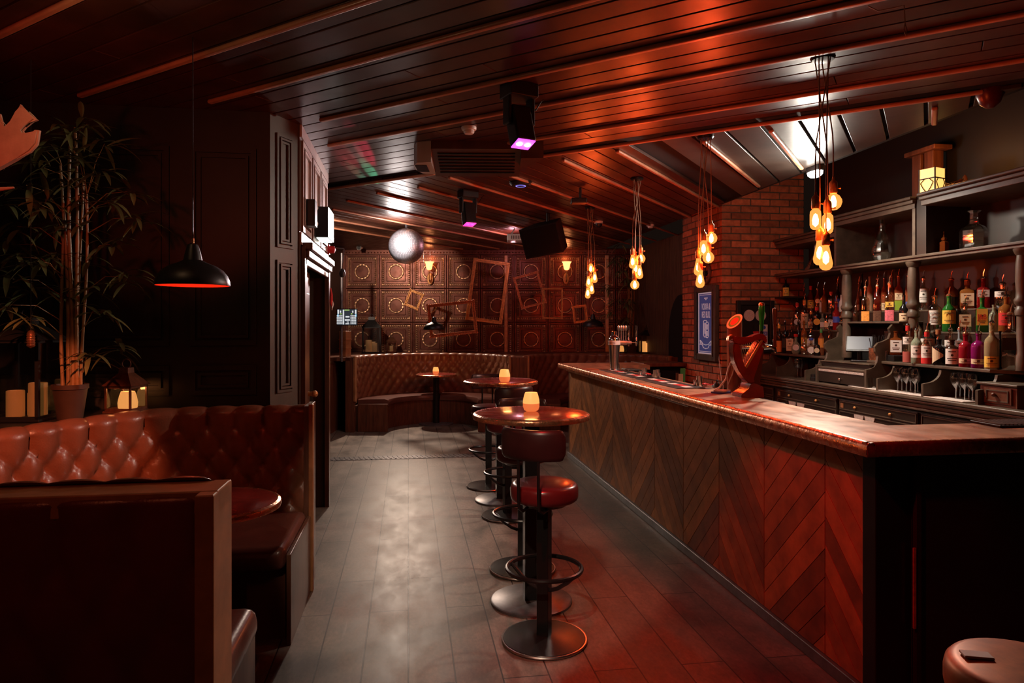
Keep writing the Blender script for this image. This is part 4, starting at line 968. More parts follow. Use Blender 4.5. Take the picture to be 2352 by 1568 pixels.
cup('left steel cup of the three between the two bar mats', 1504, 868, .015, .062); cup('middle steel cup of the three between the two bar mats', 1510.5, 867, .017, .062); cup('short front steel cup of the three between the two bar mats', 1513, 870, .014, .045)
cup('short steel cup at the near end of the second mat', 1597, 888, .014, .044); cup('tall steel cup at the near end of the second mat, by the bricks', 1606, 887.5, .022, .070)
def dish(label, px, py, r, m2, n=9):
    t = thing('garnish_dish', label, 'dish', onbar(px, py, .007))
    MB().lathe([(.001, 0), (r*.8, 0), (r, .022), (r*.95, .022), (r*.76, .006), (.001, .005)], n=28).build('dish', 'tumbler', t)
    q = MB(); rn = random.Random(n)
    for i in range(n): q.box((rn.uniform(-.6, .6)*r, rn.uniform(-.6, .6)*r, .014+rn.uniform(0, .014)), (.026, .014, .007), RZ(rn.uniform(0, 3)) @ RX(rn.uniform(-.5, .5)), .002)
    q.build('sachets', m2, t)
dish('small dish of red sachets between the steel cups', 1491, 866, .036, 'red_l'); dish('round glass dish of red sachets near the brick pillar', 1625, 892, .048, 'red_l', 14)
v = onbar(1647, 889); tag(MB().lathe([(.001, 0), (.018, 0), (.02, .02), (.013, .035), (.008, .04), (.012, .05), (.001, .055)], n=18).build('black_pourer_cap', 'blackp', loc=v), 'small black stopper standing on the bar beside the glass dish', 'stopper')
v = onbar(1656, 903); t = thing('paper_pad', 'stack of white and blue order pads on the bar behind the harp tower', 'order pad', v, .3)
MB().bx((-.05, -.04, 0), (.05, .04, .010)).build('lower_pad', 'blue_l', t, smooth=False); MB().box((.01, .0, .016), (.09, .07, .010), RZ(.2)).build('upper_pad', 'paper', t, smooth=False)
v = onbar(1449, 850); t = thing('drip_tray', 'pale ribbed drip tray to the right of the shaker tower', 'tray', v, 0)
MB().bx((-.06, -.12, 0), (.06, .12, .012), .004).build('tray', 'blackp', t); m = MB()
for i in range(11): m.bx((-.05, -.11+i*.0205, .012), (.05, -.098+i*.0205, .015))
m.build('grille', 'steel', t, smooth=False)
# menu cards standing on the service counter
v = Vector((3.02, 8.0, 1.076)); v = on_d(1563, 880, 7.3); 
t = thing('menu_card', 'white and green drinks cards standing behind the bar, left of the brick pillar', 'menu', on_d(1565, 884, 7.55), -TH)
MB().box((.02, .02, .09), (.055, .003, .19), RX(.1)).build('green_card', 'green_l', t, smooth=False); MB().box((-.01, -.01, .06), (.05, .003, .13), RX(.1)).build('white_card', 'cream_l', t, smooth=False); MB().box((-.05, -.01, .07), (.03, .004, .13), RX(.1)).build('brown_card', 'woodred', t, smooth=False)
MB().bx((-.09, -.04, -.03), (.09, .06, 0)).bx((-.09, -.04, -.985), (.09, .06, -.03)).build('card_stand', 'wood', t, smooth=False)
# harp shaped tower
v = onbar(1718, 910); K = .00045*v.length/4.72*1.02
t = thing('harp_tower', 'carved red wooden harp beer tower standing on the bar', 'beer tower', v, -TH+.12)
def HP(pts): return [((x-450)*K, (1470-y)*K) for x, y in pts]
HT = Matrix(((1, 0, 0, 0), (0, 0, 1, 0), (0, 1, 0, 0), (0, 0, 0, 1)))
def hpart(name, pts, d0, d1, m, bev=.006):
    mb = MB(); mb.prism(HP(pts), d0, d1, HT); bmesh.ops.bevel(mb.bm, geom=mb.bm.edges[:], offset=bev, segments=2, affect='EDGES', clamp_overlap=True); return mb.build(name, m, t)
hpart('neck', [(190, 690), (200, 630), (250, 640), (320, 665), (400, 665), (470, 645), (540, 612), (610, 600), (665, 622), (695, 670), (690, 740), (655, 735), (640, 690), (600, 668), (550, 680), (480, 712), (400, 745), (310, 760), (230, 745)], -.035, .035, 'harp')
hpart('scroll_cap', [(150, 700), (160, 640), (205, 612), (215, 640), (180, 700)], -.02, .02, 'copper', .003)
hpart('pillar', [(200, 735), (290, 750), (290, 850), (310, 950), (350, 1050), (430, 1170), (520, 1260), (480, 1290), (420, 1285), (340, 1200), (260, 1080), (215, 960), (195, 850)], -.04, .03, 'harp')
hpart('soundbox', [(625, 680), (650, 735), (690, 745), (560, 1090), (510, 1260), (430, 1170), (355, 1080), (390, 1030), (470, 900), (560, 740)], -.02, .05, 'harp')
hpart('back_body', [(655, 735), (695, 745), (650, 1000), (600, 1300), (610, 1480), (500, 1485), (470, 1290), (520, 1260), (560, 1090)], -.01, .09, 'wood')
hpart('foot', [(290, 1470), (300, 1430), (390, 1370), (430, 1290), (500, 1280), (610, 1330), (625, 1485), (300, 1485)], -.06, .08, 'harp')
hpart('soundboard_strip', [(605, 690), (640, 690), (400, 1080), (360, 1075)], -.035, -.022, 'string', .002)
for i in range(10):
    f = i/9; top = HP([(305+f*230, 755-f*75)])[0]; bot = HP([(385+f*190, 1040-f*330)])[0]
    MB().cyl((top[0], -.008-.02, top[1]), (bot[0], -.03, bot[1]), .0014, n=6).build('string', 'string', t)
hp = HP([(670, 790), (820, 760)])
MB().tube([(HP([(640, 770)])[0][0], 0, HP([(640, 770)])[0][1]), (hp[0][0], -.02, hp[0][1]), (HP([(760, 790)])[0][0], -.03, HP([(760, 790)])[0][1])], [.014, .017, .013], 14).tube([(HP([(755, 790)])[0][0], -.03, HP([(755, 790)])[0][1]), (HP([(800, 800)])[0][0], -.04, HP([(800, 820)])[0][1]), (HP([(805, 870)])[0][0], -.045, HP([(805, 870)])[0][1])], [.012, .010, .008], 12).build('tap', 'chrome', t)
x_, z_ = HP([(808, 770)])[0]; MB().lathe([(.001, -.01), (.011, -.008), (.009, .03), (.010, .12), (.015, .20), (.016, .228), (.012, .238), (.001, .24)], (x_, -.03, z_), 18).build('tap_handle', 'wood', t)
v = onbar(1692, 902); v = cw(1.53, 4.70, BT+.0008)
t = thing('lager_tower', 'red-brown cylinder beer tower with slanted round badge, behind the harp tower', 'beer tower', v, -TH)
m = MB(); m.cyl((0, 0, 0), (0, 0, .52), .050, n=40); nrm = Vector((-.55, -.42, .72)).normalized(); c0 = Vector((-.0, 0, .478))
r = bmesh.ops.bisect_plane(m.bm, geom=m.bm.verts[:]+m.bm.edges[:]+m.bm.faces[:], plane_co=c0, plane_no=nrm, clear_outer=True); bmesh.ops.holes_fill(m.bm, edges=[e for e in m.bm.edges if e.is_boundary], sides=80)
m.build('column', 'pump', t)
e1 = Vector((0, 1, 0)).cross(nrm).normalized(); e2 = nrm.cross(e1)
def slant(r0, r1, dz, mname, nm):
    m = MB(); n = 40; R0 = []; R1 = []
    def pt(rr, a_):
        x, y = rr*cos(a_), rr*sin(a_); z = c0.z-(nrm.x*(x-c0.x)+nrm.y*(y-c0.y))/nrm.z; return Vector((x, y, z))+nrm*dz
    A = [m._v(pt(r1, 2*pi*i/n)) for i in range(n)]
    if r0 > 0:
        B = [m._v(pt(r0, 2*pi*i/n)) for i in range(n)]
        for i in range(n): m.bm.faces.new((A[i], A[(i+1) % n], B[(i+1) % n], B[i]))
    else: m.bm.faces.new(A)
    return m.build(nm, mname, t, smooth=False)
slant(.040, .052, .001, 'white', 'badge_rim'); slant(.027, .040, .0014, 'green_l', 'badge_ring'); slant(0, .027, .0014, 'red_l', 'badge_centre')
MB().tube([(.045, 0, .30), (.12, -.02, .305), (.22, -.03, .30)], .014, 12).build('tap_arm', 'chrome', t)
MB().lathe([(.001, 0), (.012, .005), (.010, .04), (.012, .10), (.014, .105), (.001, .106)], (.175, -.03, .305), 18).build('handle_stem', 'black', t)
MB().lathe([(.001, .0), (.012, .004), (.014, .05), (.020, .12), (.021, .155), (.018, .175), (.001, .178)], (.175, -.03, .41), 20).build('tap_handle', 'emerald', t)
MB().lathe([(.001, .0), (.018, .0), (.0195, .010), (.015, .022), (.001, .024)], (.175, -.03, .583), 20).build('handle_cap', 'copper', t)
MB().tube([(-.02, -.06, .25), (-.05, -.03, .16), (-.06, .0, .08), (-.10, .02, .02), (-.13, .02, .006)], .006, 10).tube([(-.01, -.055, .22), (-.03, -.05, .12), (-.045, -.02, .06), (-.04, 0, .004)], .004, 8).build('hose', 'white', t)
# runner mat on the bar end, with a bar flap tray below
t = thing('ribbed_bar_mat', 'long ribbed black rubber mat hanging over the near right bar end', 'bar mat', (0, 0, 0))
q = [on_h(px, py, BT) for px, py in ((2226, 968), (2352, 991), (2430, 985), (2300, 962))]
c = Vector((2.86, 2.73, BT+.001)); t.location = c; t.rotation_euler = (0, 0, -.02)
MB().bx((-.27, -.07, 0), (.55, .10, .010), .003).build('mat', 'rubber', t); m = MB()
for i in range(40): m.bx((-.26+i*.020, -.06, .010), (-.251+i*.020, .09, .014))
m.build('ribs', 'greymetal', t, smooth=False)
# ------------------------------------------------------------------ hanging bulb clusters
def cluster(label, rx, ry, z, bulbs, seed):
    rn = random.Random(seed); c = on_h(rx, ry, CEIL); t = thing('bulb_cluster', label, 'pendant light', c, -TH, None)
    MB().lathe([(.001, -.001), (.055, -.001), (.058, -.010), (.050, -.022), (.001, -.024)], n=28).build('ceiling_rose', 'black', t)
    for i, (px, py, kind) in enumerate(bulbs):
        zz = z+rn.uniform(-.05, .05); x = (px-CX)/FL*zz-(rx-CX)/FL*z; y = zz-z; h = EYE+(HY-py)/FL*zz-CEIL     # bulb centre
        top = {'globe': .045, 'tube': .058, 'pear': .062}[kind]
        sk = h+top; a_ = rn.uniform(0, 6); hx, hy = .035*cos(i*1.26), .035*sin(i*1.26)
        pts = [(hx+(x-hx)*min(1, f*1.5), hy+(y-hy)*min(1, f*1.5), -.02+(sk+.075+.02)*f) for f in [j/8 for j in range(9)]]
        MB().tube(pts, .0032, 6).build('cord', 'cord', t)
        s_ = MB(); s_.lathe([(.001, .078), (.005, .075), (.007, .060), (.017, .050), (.019, .040), (.019, -.002), (.0165, -.006), (.001, -.006)], (x, y, sk), 20)
        s_.cyl((x+.018, y, sk+.02), (x+.032, y, sk+.02), .003, n=8).ball((x+.034, y, sk+.02), .005, 8, 6)
        so = s_.build('socket', 'brass', t)
        if kind == 'globe': pr = [(.0135, .045), (.015, .036), (.028, .026), (.0385, .008), (.040, -.006), (.034, -.026), (.018, -.040), (.001, -.044)]
        elif kind == 'tube': pr = [(.0135, .058), (.016, .048), (.024, .040), (.0255, .025), (.0255, -.025), (.022, -.038), (.012, -.047), (.001, -.049)]
        else: pr = [(.0135, .062), (.015, .050), (.019, .03), (.026, -.005), (.031, -.030), (.028, -.048), (.016, -.060), (.001, -.063)]
        MB().lathe(pr, (x, y, h), 24).build('bulb', 'bulb', so)
        MB().lathe([(.001, .030), (.008, .024), (.0145, .0), (.013, -.022), (.001, -.034)], (x, y, h), 12).build('filament', 'core', so)
    return t
cluster('nearest hanging cluster of glowing bulbs, over the near end of the bar', 1890, 128, 3.32, ((1873, 505, 'tube'), (1914, 463, 'globe'), (1901, 515, 'tube'), (1883, 580, 'pear'), (1897, 591, 'pear')), 1)
cluster('second hanging cluster of glowing bulbs, in front of the brick pillar', 1620, 312, 4.72, ((1634, 546, 'globe'), (1616, 570, 'tube'), (1627, 590, 'globe'), (1604, 612, 'pear'), (1608, 640, 'pear')), 2)
cluster('third hanging cluster of glowing bulbs, above the shaker tower', 1463, 408, 6.07, ((1453, 600, 'pear'), (1472, 593, 'globe'), (1460, 616, 'pear'), (1469, 624, 'pear'), (1458, 653, 'globe')), 3)
cluster('farthest and smallest hanging cluster of glowing bulbs, over the far end of the bar', 1355, 475, 7.56, ((1357, 616, 'tube'), (1366, 636, 'pear'), (1352, 646, 'pear'), (1359, 662, 'pear'), (1350, 672, 'pear')), 4)
# ------------------------------------------------------------------ pillar fittings
v = on_x(1628, 742, PX0); t = thing('framed_drinks_poster', 'tall blue framed drinks poster on the left face of the brick pillar', 'poster', (PX0-.008, v.y, v.z), 0)
v1 = on_x(1609.5, 675, PX0); v2 = on_x(1646, 812, PX0); hw = abs(v1.y-v2.y)/2; hh = abs(v1.z-v2.z)/2+.01
T = frame4((-.03, 0, 0), (0, -1, 0), (0, 0, 1), (-1, 0, 0))     # local: x right, y up, z out towards the bar
def pf(mb): mb.T = T; return mb
m = pf(MB()); o = .075
for a0, b0, a1, b1 in ((-hw-o, -hh-o, -hw, hh+o), (hw, -hh-o, hw+o, hh+o), (-hw, -hh-o, hw, -hh), (-hw, hh, hw, hh+o)): m.bx((a0, b0, -.03), (a1, b1, .02), .008)
for a0, b0, a1, b1 in ((-hw-.02, -hh-.02, -hw, hh+.02), (hw, -hh-.02, hw+.02, hh+.02)): m.bx((a0, b0, -.02), (a1, b1, .03), .004)
m.build('frame', 'frameb', t)
pf(MB()).bx((-hw, -hh, -.03), (hw, hh, -.004)).build('poster_sheet', 'poster', t, smooth=False)
m = pf(MB())
def outl(mb, a_, b_, w, z0=-.004, z1=-.002):
    mb.bx((-a_, -b_, z0), (-a_+w, b_, z1)); mb.bx((a_-w, -b_, z0), (a_, b_, z1)); mb.bx((-a_+w, -b_, z0), (a_-w, -b_+w, z1)); mb.bx((-a_+w, b_-w, z0), (a_-w, b_, z1))
outl(m, hw, hh, .014); outl(m, hw*.86, hh*.93, .006)
def pl(pts, r=.0045, closed=False):
    m.tube([(x*hw, y*hh, -.001) for x, y in pts], r, 5, closed)
pl([(-.12, .30-.42), (-.30, -.05-.0), (-.30, -.42), (-.2, -.50), (.02, -.50), (.02, -.42)]) if False else None
cx0, cx1 = -.28, .12
pl([(cx0, .06), (cx0, -.38), (cx0+.10, -.45), (cx1+.02, -.45)]); pl([(cx1, .02), (cx1, .06), (cx1-.06, .09), (cx0+.06, .09), (cx0, .06)]); pl([(.02, .0), (.02, -.42), (.10, -.47), (.26, -.47), (.33, -.42), (.33, .0), (.26, .035), (.10, .035), (.02, .0)])
pl([(.10, -.05), (.26, -.05), (.26, -.20), (.10, -.20), (.10, -.05)]); pl([(.10, -.26), (.26, -.26), (.26, -.40), (.10, -.40), (.10, -.26)]); pl([(-.2, .0), (-.2, -.36)], .003); pl([(-.12, .02), (-.08, -.12), (-.12, -.2), (-.06, -.34)], .003)
pl([(-.72, -.56), (-.55, -.60), (-.35, -.68), (0, -.71), (.35, -.68), (.55, -.60), (.72, -.56), (.66, -.64), (.74, -.70), (.52, -.70)]); pl([(-.72, -.56), (-.66, -.64), (-.74, -.70), (-.50, -.70), (-.50, -.62)]); pl([(-.45, -.70), (-.3, -.80), (0, -.83), (.3, -.80), (.45, -.70)])
m.bx((-.22*hw, .80*hh, -.004), (.22*hw, .83*hh, -.002)); m.prism([(-.10*hw, .785*hh), (.10*hw, .785*hh), (0, .745*hh)], -.004, -.002)
m.build('white_print', 'posterw', t, smooth=False)
for s_, y, f_ in (('VODKA &', .53, 1.10), ('RED BULL', .27, 1.04)):
    text(s_, .105, 'posterw', t, T @ Matrix.Translation((0, y*hh, -.003)), fit=f_*hw)
v = on_x(1624, 628, PX0); t = thing('wheel_ornament', 'dark round wheel ornament on the pillar above the blue poster', 'ornament', (PX0-.022, v.y, v.z))
MB().torus((0, 0, 0), .115, .016, 36, 8, RY(pi/2)).build('rim', 'woodred', t); MB().cyl((-.014, 0, 0), (.014, 0, 0), .03).cyl((0, 0, -.11), (0, 0, .11), .007).cyl((0, -.11, 0), (0, .11, 0), .007).build('spokes', 'black', t)
v = on_y(1732, 750, PY0); a_ = on_y(1690, 692, PY0); b_ = on_y(1776, 812, PY0); hw = (b_.x-a_.x)/2; hh = (a_.z-b_.z)/2
t = thing('notice_board', 'black framed notice board on the front of the brick pillar behind the taps', 'notice board', (v.x, PY0-.008, v.z))
m = MB(); o = .05
for a0, b0, a1, b1 in ((-hw, -hh, -hw+o, hh), (hw-o, -hh, hw, hh), (-hw+o, -hh, hw-o, -hh+o), (-hw+o, hh-o, hw-o, hh)): m.bx((a0, -.035, b0), (a1, 0, b1), .006)
m.build('frame', 'blackp', t); MB().bx((-hw+o, -.012, -hh+o), (hw-o, 0, hh-o)).build('board', 'void', t, smooth=False)
for x in (-.30, .28):
    MB().cyl((x*hw*1.05, -.018, hh*.43), (x*hw*1.05, -.012, hh*.43), .062, n=32).build('round_beer_mat', 'tile', t)
MB().bx((-.10*hw, -.018, -hh*.16), (.18*hw, -.012, hh*.12)).build('black_card', 'black_l', t, smooth=False); MB().bx((-.10*hw, -.019, -hh*.34), (.18*hw, -.012, -hh*.18)).build('red_card', 'red_l', t, smooth=False)
MB().bx((.22*hw, -.018, -hh*.88), (.66*hw, -.012, hh*.08)).build('safety_notice', 'paper', t, smooth=False)
m = MB(); m.bx((.24*hw, -.020, -hh*.34), (.64*hw, -.018, -hh*.19)); m.lathe([(.001, 0), (.022, 0), (.022, .002), (.001, .002)], (.46*hw, -.018, -hh*.03), 20, RX(pi/2))
for i in range(3): m.bx((.25*hw, -.020, -hh*(.42+i*.07)), (.60*hw, -.018, -hh*(.39+i*.07)))
m.build('blue_print', 'blue_l', t, smooth=False); m = MB(); m.torus((.44*hw, -.02, -hh*.66), .018, .003, 20, 5, RX(pi/2)); m.bx((.26*hw, -.020, -hh*.85), (.62*hw, -.018, -hh*.79)); m.build('red_print', 'red_l', t, smooth=False)
text('NGE', .034, 'paper', t, frame4((.45*hw, -.0205, -hh*.265), (1, 0, 0), (0, 0, 1), (0, -1, 0)))

v = on_x(1652, 800, PX0); t = thing('wall_cable', 'thin white cable hanging down the corner of the brick pillar under the poster', 'cable', (PX0-.012, v.y, v.z))
MB().tube([(0, 0, .0), (0, -.02, -.12), (-.004, -.06, -.25), (-.006, -.10, -.34), (-.004, -.13, -.40), (0, -.10, -.55), (0, -.08, -.72)], .004, 6).build('cable', 'white', t)
v = Vector((2.19, on_x(1772, 912, 2.22).y, 1.060)); t = thing('steel_tray', 'narrow steel tray clipped to the inner edge of the bar, right of the harp tower', 'tray', v)
MB().bx((-.034, -.13, -.004), (.05, .13, 0)).bx((.045, -.13, 0), (.05, .13, .014)).bx((-.034, -.13, 0), (.05, -.125, .014)).bx((-.034, .125, 0), (.05, .13, .014)).build('tray', 'steel', t, smooth=False)
# ------------------------------------------------------------------ back bar
XC, HC = 3.74, 1.009          # counter front edge
XL, HL = 3.92, 1.24          # bottle ledge front edge
XB = 4.4323
def yx(px, X, py=744): return on_x(px, py, X).y
XZ = Matrix(((1, 0, 0, 0), (0, 0, 1, 0), (0, 1, 0, 0), (0, 0, 0, 1)))    # polygon (x, z) extruded along y
t = thing('back_bar_counter', 'dark wooden back bar counter with moulded edge, drawers and doors', 'counter', (0, 0, 0))
Y0, Y1 = 2.6, 6.965
MB().bx((XC, Y0, HC-.028), (XB, Y1, HC), .008).build('counter_top', 'bbarl', t)
m = MB()
for x, z0, z1 in ((.012, HC-.050, HC-.030), (.035, HC-.085, HC-.050), (.022, HC-.105, HC-.085)): m.bx((XC+x, Y0, z0), (XC+.10, Y1, z1), .007)
m.build('edge_moulding', 'bbarl', t)
MB().bx((XC+.06, Y0, 0), (XB, Y1, HC-.10)).build('carcass', 'bbar', t, smooth=False)
def outline(mb, x, y0, y1, z0, z1, w=.007, d=.005):
    mb.bx((x-d, y0, z0), (x, y0+w, z1)); mb.bx((x-d, y1-w, z0), (x, y1, z1)); mb.bx((x-d, y0+w, z0), (x, y1-w, z0+w)); mb.bx((x-d, y0+w, z1-w), (x, y1-w, z1))
ZT = HC-.125
for i, (pa, pb) in enumerate(((1738, 1780), (1789, 1926), (1932, 2112), (2120, 2420))):
    ya, yb = yx(pb, XC+.06), yx(pa, XC+.06); X = XC+.06
    d = MB().bx((X-.018, ya, .12), (X, yb, ZT), .004).build('door', 'bbar', t)
    m = MB(); outline(m, X-.018, ya+.01, yb-.01, ZT-.085, ZT-.012); outline(m, X-.018, ya+.01, yb-.01, .16, ZT-.10); m.build('bead', 'bbarl', d, smooth=False)
    if i in (1, 2):
        for f in (.30, .76): MB().ball((X-.030, ya+(yb-ya)*f, ZT-.05), .0125, 12, 8).build('knob', 'brass', d)
        MB().bx((X-.024, yb-.06, ZT-.07), (X-.0185, yb-.025, ZT-.03)).build('square_plate', 'edge', d, smooth=False)
        for f in (.565, .71):
            c = MB(); n = 16; yc = ya+(yb-ya)*f
            c.prism([(yc+.062*cos(-pi*k/n), ZT-.105+.062*sin(-pi*k/n)) for k in range(n+1)], X-.025, X-.0185, Matrix(((0, 0, 1, 0), (1, 0, 0, 0), (0, 1, 0, 0), (0, 0, 0, 1)))); c.build('half_round_card', 'tile', d, smooth=False)
    if i == 3:
        MB().bx((X-.035, ya+.3, ZT-.17), (X-.019, yb-.05, ZT-.10), .006).build('steel_handle_rail', 'steel', d)
t = thing('bottle_ledge', 'stepped bottle ledge of the back bar with curved brackets under it', 'shelf', (0, 0, 0))
YT0, YT1 = yx(1990, XL), yx(1896, XL)         # till bay
R1, R2 = 1.49, 1.669                            # riser heights
YR = yx(2274, XL)
for a0, a1 in ((YT1, Y1), (YR, YT0)): MB().bx((XL, a0, HL-.024), (XB, a1, HL), .006).build('ledge_board', 'bbarl', t)
MB().prism([(XL, YR), (XL+.20, YR-.25), (XL+.20, 3.2), (XB, 3.2), (XB, YR)], HL-.024, HL).build('ledge_board', 'bbarl', t, smooth=False)
for a0, a1 in ((YT1-.02, Y1), (3.2, YT0+.02)):
    MB().bx((4.104, a0, R1-.016), (4.2317, a1, R1), .004).build('lower_step', 'bbarl', t); MB().bx((4.1086, a0, HL), (4.1222, a1, R1-.016)).build('lower_riser', 'bbar', t, smooth=False)
for a0, a1 in ((3.2, Y1),): MB().bx((4.2317, a0, R2-.016), (XB, a1, R2), .004).build('upper_step', 'bbarl', t); MB().bx((4.2362, a0, R1), (4.2499, a1, R2-.016)).build('upper_riser', 'bbar', t, smooth=False)
def bracket(y, m='bbarl', x0=XC+.03, th=.022):
    q = [(x0, HC), (x0, HC+0.096)]; q += [(x0+.02+(XL-x0-.02)*sin(a_), HC+0.102+(HL-.024-HC-.112)*(1-cos(a_))) for a_ in [pi/2*i/10 for i in range(11)]]
    q += [(4.1222, HL-.024), (4.1222, HC)]; mb = MB(); mb.prism(q, y-th/2, y+th/2, XZ); return mb.build('bracket', m, t, smooth=False)
for px in (1742, 1783, 1849, 2014, 2118, 2243): bracket(yx(px, XC+.03))
MB().bx((4.1314, 3.2, HC), (4.1496, Y1, HL-.02)).build('back_board', 'void', t, smooth=False)
# till bay: drawer box, scrolled side boards, canopy
t = thing('till_bay', 'scrolled till bay with a small drawer in the middle of the back bar', 'cabinet', (0, 0, 0))
ya, yb = yx(1990, XC+.05), yx(1877, XC+.05)
def scroll(y, th=.025):
    x0 = XC+.04; q = [(x0, HC), (x0, HC+0.160), (x0+.035, HC+0.164), (x0+.075, HC+0.182), (x0+.10, HC+0.219), (x0+.11, HC+0.274), (x0+.085, HC+0.310), (x0+.08, HC+0.351), (x0+.11, HC+0.383), (x0+.16, HC+0.397), (x0+.21, HC+0.420), (x0+.225, HC+0.465), (x0+.21, HC+0.502), (x0+.24, HC+0.534), (x0+.26, HC+0.547), (4.3046, HC+0.547), (4.3046, HC)]
    m = MB(); m.prism(q, y-th/2, y+th/2, XZ); m.build('scroll_side', 'bbarl', t, smooth=False)
scroll(ya); scroll(yb); 
MB().bx((XC+.045, ya, HC+0.132), (4.104, yb, HC+0.150), .004).build('drawer_top', 'bbarl', t)
MB().bx((XC+.075, ya, HC+0.192), (4.104, yb, HC+0.205), .004).build('till_shelf', 'bbarl', t); MB().bx((XC+.09, ya, HC+0.150), (XC+.10, yb, HC+0.192)).build('shelf_front', 'bbar', t, smooth=False)
d = MB().bx((XC+.05, ya+.02, HC+0.011), (XC+.07, yb-.02, HC+0.105), .003).build('drawer', 'bbar', t); MB().ball((XC+.04, (ya+yb)/2, HC+0.050), .012, 12, 8).build('knob', 'chrome', d)
MB().bx((XC+.044, ya+.03, HC+0.108), (XC+.06, yb-.03, HC+0.128)).build('pale_strip', 'tile', t, smooth=False)
MB().bx((4.0128, ya-.10, 1.5546), (4.4323, yb+.0, 1.5728), .005).build('canopy', 'bbarl', t); MB().bx((4.2134, ya, HC), (4.2317, yb, 1.5546)).build('back_board', 'void', t, smooth=False)
v = on_x(1974, 790, 3.9307); t = thing('till_screen', 'tilted blue-lit touch screen till in the scrolled bay', 'screen', v, -TH-.55)
m = MB(); R_ = RX(radians(-32)); m.box((0, 0, 0), (.21, .02, .155), R_, .004); m.build('screen_body', 'blackp', t)
MB().box(R_ @ Vector((0, -.0115, .005)), (.19, .002, .13), R_).build('display', 'posb', t, smooth=False)
MB().bx((-.07, -.02, HC+0.206-v.z), (.07, .10, HC+0.224-v.z), .005).cyl((0, .05, HC+0.219-v.z), (0, .02, 0), .02).build('stand', 'blackp', t)
# small drawer unit at the right end
ya, yb = yx(2336, XC+.08), yx(2246, XC+.08)
t = thing('spice_drawer_box', 'small wooden drawer box on the counter at the right end of the back bar', 'drawer box', (0, 0, 0))
MB().bx((XC+.08, ya, HC+0.001), (4.104, yb-.02, HC+0.137)).build('body', 'woodred', t, smooth=False); MB().bx((XC+.06, ya-.02, HC+0.137), (4.104, yb-.005, HC+0.153), .005).build('top', 'bbarl', t)
d = MB().bx((XC+.068, ya+.03, HC+0.018), (XC+.08, yb-.06, HC+0.123), .003).build('drawer', 'woodred', t); MB().ball((XC+.055, (ya+yb)/2, HC+0.078), .014, 12, 8).build('knob', 'woodred', d)
m = MB(); outline(m, XC+.068, ya+.05, yb-.08, HC+0.032, HC+0.109); m.build('drawer_bead', 'bbarl', d, smooth=False)
# upper shelving
t = thing('upper_shelving', 'dark upper shelf unit of the back bar with moulded cornice and turned columns', 'shelving', (0, 0, 0))
XU, HU = 3.967, 2.097; YD1, YD2, YE = yx(1916, XU), yx(2096, XU), yx(2352, XU)-.02
m = MB(); m.bx((XU, 3.4, HU-.022), (XB, 6.98, HU), .005); m.bx((XU+.015, 3.4, HU-.045), (XB, 6.98, HU-.022), .005); m.build('shelf_board', 'bbarl', t)
for y in (YD1, YD2, YE): MB().bx((XU+.01, y-.016, HU), (XB, y+.016, 2.5258)).build('divider', 'bbarl', t, smooth=False)
MB().bx((XU+.02, YD2-.12, HU-.02), (XB, YD2-.016, 2.5623)).build('divider', 'bbar', t, smooth=False)
MB().bx((4.3776, 3.4, HC), (XB, 6.98, 2.5806)).build('back_board', 'bbar', t, smooth=False)
for y0, y1, z, x in ((YD2-.016, YD1+.02, 2.508, XU-.035), (3.4, YD2-.13, 2.508, XU-.075), (YD1+.02, 6.98, 2.416, XU-.02)):
    m = MB(); m.bx((x+.04, y0, z-.04), (XB, y1, z), .004); m.bx((x+.02, y0, z), (XB, y1, z+.03), .008); m.bx((x, y0, z+.03), (XB, y1, z+.055), .008); m.build('cornice', 'bbarl', t)
for px in (1945, 2098, 2350):
    y = yx(px, 4.031)
    MB().lathe([(.001, HL), (.044, HL), (.044, HL+.10), (.038, HL+.11), (.036, HL+.36), (.046, HL+.37), (.048, HL+.40), (.040, HL+.415), (.036, HL+.43), (.050, HL+.45), (.052, HL+.47), (.042, HL+.49), (.040, HL+.53), (.0445, HL+.60), (.043, HL+.70), (.036, HU-.09), (.046, HU-.08), (.056, HU-.055), (.056, HU-.046), (.001, HU-.046)], (4.031, y, 0), 28).build('turned_column', 'bbarl', t)
# wooden post pair and lamp above the shelving
t = thing('wooden_post', 'red-brown double wooden post rising above the shelving behind the little lamp', 'post', (4.3046, yx(2132, 4.3046), 2.5623))
for y in (-.10, .04): MB().bx((-.04, y, 0), (.06, y+.10, .42), .006).build('shaft', 'woodred', t)
MB().bx((-.07, -.15, .42), (.10, .20, .46), .008).build('cap', 'woodred', t)
v = Vector((4.0493, yx(2141, 4.0493), 2.5587))
t = thing('leaf_table_lamp', 'small square glowing lamp with twig pattern on top of the shelving', 'lamp', v, .3)
MB().bx((-.062, -.062, .01), (.062, .062, .20)).build('shade', 'lampglow', t, smooth=False); m = MB()
for sx in (-1, 1):
    for sy in (-1, 1): m.bx((sx*.062-.004, sy*.062-.004, 0), (sx*.062+.004, sy*.062+.004, .204))
m.bx((-.066, -.067, .118), (.066, -.061, .126)); m.bx((-.067, -.066, .118), (-.061, .066, .126)); m.bx((-.07, -.07, 0), (.07, .07, .01))
for s_ in (-1, 1):
    m.tube([(s_*.0, -.066, .01), (s_*.03, -.066, .05), (s_*.05, -.066, .09), (s_*.03, -.066, .12)], .0035, 6); m.tube([(-.066, s_*.0, .01), (-.066, s_*.03, .05), (-.066, s_*.05, .09), (-.066, s_*.02, .12)], .0035, 6)
m.build('twig_frame', 'frameb', t, smooth=False)
L = bpy.data.lights.new('shelf_lamp_glow', 'POINT'); L.energy = 5; L.color = (1, .36, .09); L.shadow_soft_size = .05
